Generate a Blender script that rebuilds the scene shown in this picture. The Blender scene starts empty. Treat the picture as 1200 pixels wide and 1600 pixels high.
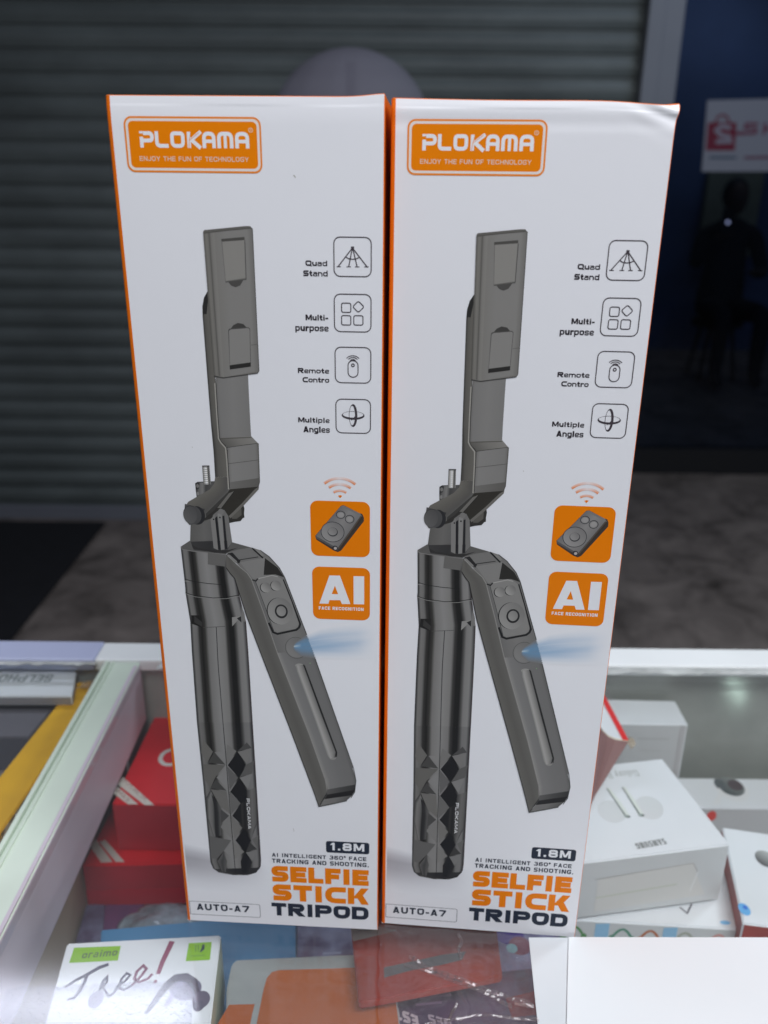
import bpy, bmesh, math, random
from math import sin, cos, pi, radians
from mathutils import Vector, Matrix, noise
from mathutils.geometry import tessellate_polygon
S = bpy.context.scene
COL = S.collection
random.seed(7)

# ------------------------------------------------------------------ camera
cam_d = bpy.data.cameras.new('camera'); cam = bpy.data.objects.new('camera', cam_d); COL.objects.link(cam)
S.camera = cam
cam_d.sensor_fit = 'VERTICAL'; cam_d.sensor_height = 24.0; cam_d.sensor_width = 18.0
cam_d.lens = 20.0; cam_d.clip_start = 0.01; cam_d.clip_end = 60
CAMH, PITCH, ROLL = 0.32996, 0.37933, 0.01044
_f = Vector((0, cos(PITCH), -sin(PITCH))); _u = Vector((0, sin(PITCH), cos(PITCH))); _r = Vector((1, 0, 0))
R_ = _r*cos(ROLL) + _u*sin(ROLL); U_ = -_r*sin(ROLL) + _u*cos(ROLL)
cam.matrix_world = Matrix(((R_.x, U_.x, -_f.x, 0), (R_.y, U_.y, -_f.y, 0), (R_.z, U_.z, -_f.z, CAMH), (0, 0, 0, 1)))
cam_d.dof.use_dof = True; cam_d.dof.focus_distance = 0.33; cam_d.dof.aperture_fstop = 7.0

# ------------------------------------------------------------------ light
w = bpy.data.worlds.new('World'); S.world = w; w.use_nodes = True
w.node_tree.nodes['Background'].inputs[0].default_value = (0.55, 0.65, 0.85, 1)
w.node_tree.nodes['Background'].inputs[1].default_value = 0.05
def lamp(name, loc, target, sx, sy, e, col):
    d = bpy.data.lights.new(name, 'AREA'); d.shape = 'RECTANGLE'; d.size = sx; d.size_y = sy; d.energy = e; d.color = col
    o = bpy.data.objects.new(name, d); COL.objects.link(o); o.location = loc
    o.rotation_euler = (Vector(target)-Vector(loc)).to_track_quat('-Z', 'Y').to_euler()
    return o
lamp('shop_ceiling_light', (0.30, -0.36, 1.22), (0.0, 0.3, 0.1), 1.2, 0.40, 20.6, (0.935, 0.95, 1.0))
lamp('counter_tube_light', (-1.02, 1.29, 1.32), (-1.02, 1.0, 0.0), 1.25, 0.10, 8.0, (0.80, 0.83, 1.0))
lamp('corridor_ceiling_light', (1.5, 1.3, 1.5), (1.2, 1.5, -1.0), 0.9, 0.12, 15.0, (0.86, 0.95, 1.0))
lamp('case_fill_light', (0.22, 0.03, -0.012), (0.18, 0.5, -0.16), 0.7, 0.012, 0.22, (0.95, 0.97, 1.0))  # unseen fill lamp, added to brighten the goods under the glass
_a = Vector(([(0.2446,0.5189)][0][0], [(0.2446,0.5189)][0][1], 0))*4.64; _b = Vector(([(0.2461,0.4936)][0][0], [(0.2461,0.4936)][0][1], 0))*4.64
tl = lamp('small_tube_light', (0, 0, 0), (0, 0, -1), (_b-_a).length, 0.016, 0.22, (0.75, 1.0, 0.88))
tl.location = ((_a+_b)/2).x, ((_a+_b)/2).y, 1.2
tl.rotation_euler = (0, 0, math.atan2((_b-_a).y, (_b-_a).x))
lamp('corridor_side_light', (1.9, 1.7, 1.9), (0.7, 3.2, 0.9), 0.9, 0.2, 9.0, (0.58, 0.70, 1.0))
lamp('shop_interior_fill', (2.4, 6.2, 1.5), (2.1, 7.0, 0.9), 0.8, 0.2, 2.6, (0.9, 0.95, 1.0))  # added lamp out of view, lifts the dark shop interior
S.view_settings.view_transform = 'Standard'; S.view_settings.look = 'None'
S.view_settings.exposure = 0.0; S.view_settings.gamma = 1.0

# ------------------------------------------------------------------ helpers
def lin(c):
    return c/12.92 if c <= 0.04045 else ((c+0.055)/1.055)**2.4
def rgb(r, g, b):
    return (lin(r/255), lin(g/255), lin(b/255))
def P(r, g, b):            # ink colour: as read against the white board, scaled to the board's reflectance
    return tuple(min(0.8, lin(c/255)/lin(n/255)*0.78) for c, n in ((r, 190), (g, 193), (b, 203)))
def mat(name, base, rough=0.5, metal=0.0, spec=0.5, noise_amt=0.0, noise_scale=8.0, bump=0.0, bump_scale=60.0, coat=0.0, col2=None):
    m = bpy.data.materials.new(name); m.use_nodes = True; nt = m.node_tree; b = nt.nodes['Principled BSDF']
    b.inputs['Base Color'].default_value = (*base, 1); b.inputs['Roughness'].default_value = rough
    b.inputs['Metallic'].default_value = metal; b.inputs['Specular IOR Level'].default_value = spec
    b.inputs['Coat Weight'].default_value = coat; b.inputs['Coat Roughness'].default_value = 0.12
    tc = nt.nodes.new('ShaderNodeTexCoord')
    if noise_amt or col2:
        n = nt.nodes.new('ShaderNodeTexNoise'); n.inputs['Scale'].default_value = noise_scale; n.inputs['Detail'].default_value = 5
        nt.links.new(tc.outputs['Object'], n.inputs['Vector'])
        r = nt.nodes.new('ShaderNodeValToRGB'); r.color_ramp.elements[0].position = 0.35; r.color_ramp.elements[1].position = 0.68
        a = base if not col2 else col2
        r.color_ramp.elements[0].color = (*[c*(1-noise_amt) for c in a], 1); r.color_ramp.elements[1].color = (*[min(1, c*(1+noise_amt*0.6)) for c in base], 1)
        nt.links.new(n.outputs['Fac'], r.inputs['Fac']); nt.links.new(r.outputs['Color'], b.inputs['Base Color'])
    if bump:
        n2 = nt.nodes.new('ShaderNodeTexNoise'); n2.inputs['Scale'].default_value = bump_scale; n2.inputs['Detail'].default_value = 3
        nt.links.new(tc.outputs['Object'], n2.inputs['Vector'])
        bp = nt.nodes.new('ShaderNodeBump'); bp.inputs['Strength'].default_value = bump; bp.inputs['Distance'].default_value = 0.002
        nt.links.new(n2.outputs['Fac'], bp.inputs['Height']); nt.links.new(bp.outputs['Normal'], b.inputs['Normal'])
    return m
def clear(name, tint, ior=1.45, rough=0.02, diff=0.0, dcol=(0.8, 0.8, 0.8), bump=0.0, bump_scale=40.0):
    m = bpy.data.materials.new(name); m.use_nodes = True; nt = m.node_tree; nt.nodes.clear()
    o = nt.nodes.new('ShaderNodeOutputMaterial'); t = nt.nodes.new('ShaderNodeBsdfTransparent'); t.inputs[0].default_value = (*tint, 1)
    g = nt.nodes.new('ShaderNodeBsdfGlossy'); g.inputs['Roughness'].default_value = rough
    lw = nt.nodes.new('ShaderNodeLayerWeight'); lw.inputs[0].default_value = 0.5            # same from both sides of a thin sheet
    pw = nt.nodes.new('ShaderNodeMath'); pw.operation = 'POWER'; pw.inputs[1].default_value = 5.0; nt.links.new(lw.outputs['Facing'], pw.inputs[0])
    f0 = ((ior-1)/(ior+1))**2
    fr = nt.nodes.new('ShaderNodeMath'); fr.operation = 'MULTIPLY_ADD'; fr.inputs[1].default_value = 1-f0; fr.inputs[2].default_value = f0
    nt.links.new(pw.outputs[0], fr.inputs[0])
    base = t
    if diff:
        d = nt.nodes.new('ShaderNodeBsdfDiffuse'); d.inputs[0].default_value = (*dcol, 1)
        mx = nt.nodes.new('ShaderNodeMixShader'); mx.inputs[0].default_value = diff
        nt.links.new(t.outputs[0], mx.inputs[1]); nt.links.new(d.outputs[0], mx.inputs[2]); base = mx
    mix = nt.nodes.new('ShaderNodeMixShader')
    nt.links.new(fr.outputs[0], mix.inputs[0]); nt.links.new(base.outputs[0], mix.inputs[1]); nt.links.new(g.outputs[0], mix.inputs[2])
    nt.links.new(mix.outputs[0], o.inputs[0])
    if bump:
        tc = nt.nodes.new('ShaderNodeTexCoord'); n2 = nt.nodes.new('ShaderNodeTexNoise'); n2.inputs['Scale'].default_value = bump_scale
        n2.inputs['Distortion'].default_value = 1.5
        nt.links.new(tc.outputs['Object'], n2.inputs['Vector'])
        bp = nt.nodes.new('ShaderNodeBump'); bp.inputs['Strength'].default_value = bump; bp.inputs['Distance'].default_value = 0.004
        nt.links.new(n2.outputs['Fac'], bp.inputs['Height']); nt.links.new(bp.outputs['Normal'], g.inputs['Normal']); nt.links.new(bp.outputs['Normal'], lw.inputs['Normal'])
    return m
def emis(name, c, s):
    m = bpy.data.materials.new(name); m.use_nodes = True; b = m.node_tree.nodes['Principled BSDF']
    b.inputs['Emission Color'].default_value = (*c, 1); b.inputs['Emission Strength'].default_value = s
    return m
def ink_material(name, rough):
    m = bpy.data.materials.new(name); m.use_nodes = True; nt = m.node_tree; b = nt.nodes['Principled BSDF']
    a = nt.nodes.new('ShaderNodeVertexColor'); a.layer_name = 'ink'
    nt.links.new(a.outputs['Color'], b.inputs['Base Color']); b.inputs['Roughness'].default_value = rough
    b.inputs['Specular IOR Level'].default_value = 0.18
    return m
INK = ink_material('printed_ink', 0.42)

def link(name, me, parent=None, loc=None):
    o = bpy.data.objects.new(name, me); COL.objects.link(o)
    if parent: o.parent = parent
    if loc is not None: o.location = loc
    return o
def tag(o, label, cat, group=None):
    o['label'] = label; o['category'] = cat
    if group: o['group'] = group
    return o
def thing(name, label, cat, loc=(0, 0, 0), rz=0.0, group=None):
    o = link(name, None, None, loc); o.rotation_euler = (0, 0, rz); return tag(o, label, cat, group)
def structure(o): o['kind'] = 'structure'; return o
def mesh(name, vs, fs, mats, parent=None, fm=None, smooth=False, org=(0, 0, 0)):
    me = bpy.data.meshes.new(name); org = Vector(org)
    me.from_pydata([Vector(v)-org for v in vs], [], fs)
    for m in (mats if isinstance(mats, (list, tuple)) else [mats]): me.materials.append(m)
    if fm:
        for p, k in zip(me.polygons, fm): p.material_index = k
    if smooth:
        for p in me.polygons: p.use_smooth = True
    me.update()
    return link(name, me, parent)
def bm_obj(name, bm, mats, parent=None, smooth=False, loc=None):
    me = bpy.data.meshes.new(name); bmesh.ops.recalc_face_normals(bm, faces=bm.faces); bm.to_mesh(me); bm.free()
    for m in (mats if isinstance(mats, (list, tuple)) else [mats]): me.materials.append(m)
    if smooth:
        for p in me.polygons: p.use_smooth = True
    return link(name, me, parent, loc)
def add_box(bm, x0, x1, y0, y1, z0, z1, bev=0.0, mi=0):
    r = bmesh.ops.create_cube(bm, size=1.0)['verts']
    for v in r: v.co = Vector(((x0+x1)/2+v.co.x*(x1-x0), (y0+y1)/2+v.co.y*(y1-y0), (z0+z1)/2+v.co.z*(z1-z0)))
    fs = set(f for v in r for f in v.link_faces)
    for f in fs: f.material_index = mi
    if bev:
        es = set(e for v in r for e in v.link_edges)
        bmesh.ops.bevel(bm, geom=list(es), offset=bev, segments=2, affect='EDGES', profile=0.6)
def box(name, x0, x1, y0, y1, z0, z1, m, parent=None, bev=0.0):
    bm = bmesh.new(); add_box(bm, x0, x1, y0, y1, z0, z1, bev); return bm_obj(name, bm, m, parent)
def tube(bm, a, b, r0, r1=None, n=16):
    a = Vector(a); b = Vector(b); r1 = r0 if r1 is None else r1
    d = (b-a); L = d.length
    g = bmesh.ops.create_cone(bm, cap_ends=True, segments=n, radius1=r0, radius2=r1, depth=L)['verts']
    M = Matrix.Translation((a+b)/2) @ d.to_track_quat('Z', 'Y').to_matrix().to_4x4()
    for v in g: v.co = M @ v.co

# ---- flat print: coloured ink shapes laid on a face; mp maps (u, v, lift) to a point of the face
# ---- lettering: every glyph is built from straight and rounded strokes in a cell w wide and 1 high
GW = dict(I=.42, M=1.12, W=1.3, L=.78, E=.84, F=.80, J=.72, S=.88, T=.86, i=.34, l=.34, t=.50, r=.55, m=1.12, s=.66, a=.70, c=.66, e=.70, y=.72)
GW.update({'1': .55, '.': .34, '-': .48, ' ': .42, '!': .3, '\u00b0': .40})
def glyph(ch, w, s):
    """strokes of one glyph: ('L', points, corner radius, closed) or ('D', x0, y0, x1, y1, weight); s = stroke width over height"""
    kw = (.64 if ch in 'aes' else .78 if ch in 'ocdbpqgmn' else 1.0) if s > .19 else (.74 if ch in 'aesg' else 1.0); s *= kw
    h = s/2; T = 1-h; B = h; L = h; R = w-h; C = w/2; m = .5; o = []
    def ln(*p, r=0.0, cl=False): o.append(('L', list(p), r, cl, kw))
    def dg(x0, y0, x1, y1, k=1.0): o.append(('D', x0, y0, x1, y1, k))
    rr = min(w, 1)*.42
    X = .74; xt = X-h; xm = X*.5; r2 = min(w, X)*.40
    if ch == 'I' or ch == 'l': ln((C, 0), (C, 1))
    elif ch == 'i': ln((C, 0), (C, X)); ln((C, .84), (C, 1))
    elif ch == 'E': ln((L, 0), (L, 1)); ln((s, T), (w, T)); ln((s, B), (w, B)); ln((s, m), (w*.93, m))
    elif ch == 'F': ln((L, 0), (L, 1)); ln((s, T), (w, T)); ln((s, m-.02), (w*.9, m-.02))
    elif ch == 'L': ln((L, 0), (L, 1)); ln((s, B), (w, B))
    elif ch == 'T': ln((0, T), (w, T)); ln((C, 0), (C, 1-s))
    elif ch == 'H': ln((L, 0), (L, 1)); ln((R, 0), (R, 1)); ln((s, m), (w-s, m))
    elif ch in 'O0': ln((C, T), (R, T), (R, B), (L, B), (L, T), (C-.001, T), r=rr, cl=True)
    elif ch == 'Q': ln((C, T), (R, T), (R, B), (L, B), (L, T), (C-.001, T), r=rr, cl=True); dg(w*1.0, -.06, C, .3, .8)
    elif ch == 'C' and s > .25: ln((w, T), (L, T), (L, B), (w, B), r=rr)
    elif ch == 'C': ln((R, .66), (R, T), (L, T), (L, B), (R, B), (R, .34), r=rr)
    elif ch == 'G': ln((R, .70), (R, T), (L, T), (L, B), (R, B), (R, .46), (C, .46), r=rr*.9)
    elif ch == 'D': ln((L, 1), (L, 0)); ln((s, T), (R, T), (R, B), (s, B), r=rr)
    elif ch == 'P': ln((L, 1), (L, 0)); ln((s, T), (R, T), (R, m-.04), (s, m-.04), r=rr*.62)
    elif ch == 'R': ln((L, 1), (L, 0)); ln((s, T), (R-.02, T), (R-.02, m+.01), (s, m+.01), r=rr*.6); dg(w-s*.55, 0, C+.02, m-h+.02, 1.05)
    elif ch == 'B': ln((L, 1), (L, 0)); ln((s, T), (R-.04, T), (R-.04, m+.02), (s, m+.02), r=rr*.5); ln((C, m), (R, m), (R, B), (s, B), r=rr*.55)
    elif ch == 'S' and s > .21: ln((w*.97, T), (L, T), (L, m), (R, m), (R, B), (w*.03, B), r=rr*.62)
    elif ch in 'S': ln((R, .68), (R, T), (L, T), (L, m), (R, m), (R, B), (L, B), (L, .32), r=rr*.62)
    elif ch == 'U': ln((L, 1), (L, B), (R, B), (R, 1), r=rr)
    elif ch == 'J': ln((R, 1), (R, B), (L, B), (L, .3), r=rr)
    elif ch == 'A': dg(s*.55, 0, C, 1, 1.0); dg(w-s*.55, 0, C, 1, 1.0); ln((w*.26, .27), (w*.74, .27))
    elif ch == 'K': ln((L, 0), (L, 1)); dg(s+.10, .36, w-s*.6, 1, 1.0); dg(w-s*.55, 0, s+.22, .58, 1.05)
    elif ch == 'M': ln((L, 0), (L, 1)); ln((R, 0), (R, 1)); dg(s*.7, 1, C, .12, .9); dg(w-s*.7, 1, C, .12, .9)
    elif ch == 'N': ln((L, 0), (L, 1)); ln((R, 0), (R, 1)); dg(s*.6, 1, w-s*.6, 0, 1.0)
    elif ch == 'W': dg(s*.5, 1, w*.27, 0, .9); dg(C, 1, w*.27, 0, .9); dg(C, 1, w*.73, 0, .9); dg(w-s*.5, 1, w*.73, 0, .9)
    elif ch == 'X': dg(s*.6, 0, w-s*.6, 1); dg(w-s*.6, 0, s*.6, 1)
    elif ch == 'Y': ln((C, 0), (C, .5)); dg(s*.5, 1, C, .42); dg(w-s*.5, 1, C, .42)
    elif ch == '1': ln((C+.06, 0), (C+.06, 1)); dg(.10, .70, C+.06, .98, .9)
    elif ch == '3': ln((L, T), (R-.03, T), (R-.03, m), (w*.4, m), r=rr*.5); ln((C, m), (R, m), (R, B), (L, B), (L, .28), r=rr*.55)
    elif ch == '6': ln((R, .78), (R, T), (L, T), (L, B), (R, B), (R, m+.04), (L, m+.04), r=rr*.6)
    elif ch == '8': ln((C, T), (R-.02, T), (R-.02, m+.03), (L+.02, m+.03), (L+.02, T), (C-.001, T), r=rr*.5, cl=True); ln((C, m), (R, m), (R, B), (L, B), (L, m), (C-.001, m), r=rr*.5, cl=True)
    elif ch == '7': ln((0, T), (w, T)); dg(w*.36, 0, w-s*.55, 1-s, 1.0)
    elif ch == '-': ln((0, .38), (w, .38))
    elif ch == '.': ln((C, 0), (C, s*1.05))
    elif ch == '!': ln((C, .3), (C, 1)); ln((C, 0), (C, .16))
    elif ch == '\u00b0': ln((C, .96), (w*.8, .96), (w*.8, .70), (w*.2, .70), (w*.2, .96), (C-.001, .96), r=.11, cl=True)
    elif ch == 'a': ln((L+.02, xt-.03), (L+.06, xt), (R-.02, xt), (R-.02, 0), r=.12); ln((R-.02, X*.58), (L, X*.58), (L, B), (R-.04, B), r=.14)
    elif ch in 'ocedbpqg':
        if ch == 'c': ln((R, X*.66), (R, xt), (L, xt), (L, B), (R, B), (R, X*.34), r=r2)
        elif ch == 'e': ln((s*.8, xm-.01), (R, xm-.01), (R, xt), (L, xt), (L, B), (R-.02, B), (R-.01, X*.26), r=r2*.85)
        else: ln((C, xt), (R, xt), (R, B), (L, B), (L, xt), (C-.001, xt), r=r2, cl=True)
        if ch == 'd': ln((R, 0), (R, 1))
        if ch == 'b': ln((L, 0), (L, 1))
        if ch == 'p': ln((L, -.26), (L, X))
        if ch == 'g': ln((R, X), (R, -.24+h), (L, -.24+h), (L, -.1), r=.15)
    elif ch == 'u': ln((L, X), (L, B), (R, B), (R, X*.5), r=r2); ln((R, X), (R, 0))
    elif ch == 'n': ln((L, 0), (L, X)); ln((L, X*.55), (L, xt), (R, xt), (R, 0), r=r2)
    elif ch == 'm': ln((L, 0), (L, X)); ln((L, X*.6), (L, xt), (C, xt), (C, 0), r=r2*.7); ln((C, X*.6), (C, xt), (R, xt), (R, 0), r=r2*.7)
    elif ch == 'r': ln((L, 0), (L, X)); ln((L, X*.5), (L, xt), (w, xt), r=r2*.8)
    elif ch == 's': ln((R, X*.70), (R, xt), (L, xt), (L, xm), (R, xm), (R, B), (L, B), (L, X*.30), r=r2*.55)
    elif ch == 't': ln((C-.03, .95), (C-.03, B), (w, B), r=.14); ln((0, xt), (w*.95, xt))
    elif ch == 'x': dg(s*.6, 0, w-s*.6, X); dg(w-s*.6, 0, s*.6, X)
    elif ch == 'y': dg(s*.5, X, C, 0); dg(w-s*.5, X, C-.12, -.24)
    return o
def roundpath(pts, r, n=4):                      # rounds the corners of a polyline
    out = [pts[0]]
    for i in range(1, len(pts)-1):
        p = Vector(pts[i]); a1 = (Vector(pts[i-1])-p); b1 = (Vector(pts[i+1])-p); ra = min(r, a1.length*.49, b1.length*.49)
        if ra < 1e-6: out.append(tuple(pts[i])); continue
        s0 = p+a1.normalized()*ra; s1 = p+b1.normalized()*ra
        for k in range(n+1): q = k/n; out.append(((s0*(1-q)+p*q)*(1-q)+(p*(1-q)+s1*q)*q)[:])
    return out+[pts[-1]]
class Art:
    def __init__(s, mp, step=0.000009):
        s.v = []; s.f = []; s.c = []; s.mp = mp; s.n = 0; s.step = step
    def lift(s, layer):
        s.n += 1; return s.step*layer + s.n*s.step*0.02
    def faces(s, pts, fs, cols, layer):
        L = s.lift(layer); b = len(s.v)
        for p in pts: s.v.append(s.mp(p[0], p[1], L))
        for f in fs:
            s.f.append(tuple(b+i for i in f)); s.c.append([cols[i] for i in f] if isinstance(cols, list) else [cols]*len(f))
    def poly(s, pts, col, layer=1, holes=()):
        loops = [[Vector((x, y, 0)) for x, y in pts]]+[[Vector((x, y, 0)) for x, y in h] for h in holes]
        flat = [p for l in loops for p in l]
        s.faces([(p.x, p.y) for p in flat], [tuple(t) for t in tessellate_polygon(loops)], col, layer)
    def strip(s, left, right, stops, layer=1):       # ruled surface with colour stops (t, colour) from left to right line
        n = len(left); k = len(stops); pts = []; cols = []
        for (a, b) in zip(left, right):
            for t, c in stops: pts.append((a[0]+(b[0]-a[0])*t, a[1]+(b[1]-a[1])*t)); cols.append(c)
        fs = [(i*k+j, i*k+j+1, (i+1)*k+j+1, (i+1)*k+j) for i in range(n-1) for j in range(k-1)]
        s.faces(pts, fs, cols, layer)
    def line(s, pts, wd, col, layer=2, closed=False):
        n = len(pts); out = []
        for i in range(n):
            a = Vector(pts[i-1] if (closed or i > 0) else pts[i]); b = Vector(pts[(i+1) % n] if (closed or i < n-1) else pts[i]); p = Vector(pts[i])
            d1 = (p-a); d2 = (b-p)
            d1 = d1.normalized() if d1.length > 1e-9 else d2.normalized(); d2 = d2.normalized() if d2.length > 1e-9 else d1
            t = (d1+d2); t = t.normalized() if t.length > 1e-6 else d1
            nn = Vector((-t.y, t.x)); k = 1/max(0.4, nn.dot(Vector((-d1.y, d1.x))))
            ww = wd[i] if isinstance(wd, (list, tuple)) else wd
            out.append(((p+nn*ww/2*k)[:], (p-nn*ww/2*k)[:]))
        pts2 = [q for o in out for q in o]; m = n if closed else n-1
        s.faces(pts2, [(2*i, 2*i+1, (2*((i+1) % n))+1, 2*((i+1) % n)) for i in range(m)], col, layer)
    def ell(s, e, col, layer=2, n=28, a0=0, rot=0.0):
        cx, cy, rx, ry = e; pts = []
        for i in range(n):
            a = 2*pi*i/n; x = rx*cos(a); y = ry*sin(a)
            pts.append((cx+x*cos(rot)-y*sin(rot), cy+x*sin(rot)+y*cos(rot)))
        if isinstance(col, list):                    # gradient from upper left to lower right
            c2 = [tuple(col[0][k]+(col[1][k]-col[0][k])*(0.5-0.5*cos(2*pi*i/n+pi*0.25+pi/2)) for k in range(3)) for i in range(n)]
            mid = tuple((col[0][k]+col[1][k])/2 for k in range(3))
            s.faces(pts+[(cx, cy)], [(i, (i+1) % n, n) for i in range(n)], c2+[mid], layer)
        else: s.poly(pts, col, layer)
    def ring(s, e, wd, col, layer=3, n=28):
        cx, cy, rx, ry = e
        s.line([(cx+rx*cos(2*pi*i/n), cy+ry*sin(2*pi*i/n)) for i in range(n)], wd, col, layer, True)
    def rrect(s, bb, r, n=5):
        x0, y0, x1, y1 = bb; pts = []
        for cx, cy, a in ((x1-r, y1-r, 0), (x0+r, y1-r, 90), (x0+r, y0+r, 180), (x1-r, y0+r, 270)):
            for i in range(n+1):
                t = radians(a+90*i/n); pts.append((cx+r*cos(t), cy+r*sin(t)))
        return pts
    def textq(s, st, o, ex, ey, col, bold=0.03, layer=3, spacing=1.0):   # o: baseline start, ex: along the line, ey: up
        ex = Vector(ex); ey = Vector(ey); Wd = ex.length; Ht = ey.length; ux = ex/Wd; uy = ey/Ht; sw = min(.34, .155+bold*2.0)
        low = any(c in 'pgqy' for c in st) and False
        adv = [GW.get(c, .74 if c.islower() else .96) for c in st]; gap = (.13+sw*.25)*spacing
        gap = gap if bold < .05 else .09
        tot = sum(adv)+gap*(len(st)-1); k = Wd/tot                         # horizontal scale in world units per cell unit
        kx = k/Ht                                                          # cell units are heights
        x = 0.0; O = Vector(o)
        def mpx(p): return tuple(O+ux*p[0]*Ht+uy*p[1]*Ht)
        for c, wa in zip(st, adv):
            if c != ' ':
                for g in glyph(c, wa*kx, sw):
                    if g[0] == 'L':
                        pts = roundpath(g[1], g[2]*min(1.2, max(.6, kx)), 4) if g[2] else g[1]
                        if g[3]: pts = pts[:-1]
                        s.line([mpx((px+x*kx, py)) for px, py in pts], sw*Ht*g[4], col, layer, g[3])
                    else:
                        _, x0, y0, x1, y1, q = g; dx = x1-x0; dy = y1-y0; hw = sw*q/2*math.hypot(dx, dy)/max(1e-6, abs(dy)); hw = min(hw, sw*.95)
                        s.faces([mpx((x0-hw+x*kx, y0)), mpx((x0+hw+x*kx, y0)), mpx((x1+hw+x*kx, y1)), mpx((x1-hw+x*kx, y1))], [(0, 1, 2, 3)], col, layer)
            x += wa+gap
    def text(s, st, bb, col, bold=0.03, layer=3, rot=0, spacing=1.0, shear=0.0):
        X0, Y0, X1, Y1 = bb
        if rot == -90: s.textq(st, (X0, Y1), (0, Y0-Y1), (X1-X0, 0), col, bold, layer, spacing)
        elif rot == 180: s.textq(st, (X1, Y1), (X0-X1, 0), (0, Y0-Y1), col, bold, layer, spacing)
        else: s.textq(st, (X0, Y0), (X1-X0, 0), (0, Y1-Y0), col, bold, layer, spacing)
    def build(s, name, parent, m=None):
        me = bpy.data.meshes.new(name); me.from_pydata(s.v, [], s.f)
        ca = me.color_attributes.new('ink', 'FLOAT_COLOR', 'CORNER'); i = 0
        for f in s.c:
            for c in f: ca.data[i].color = (*c, 1); i += 1
        me.materials.append(m or INK); me.update()
        return link(name, me, parent)

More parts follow.
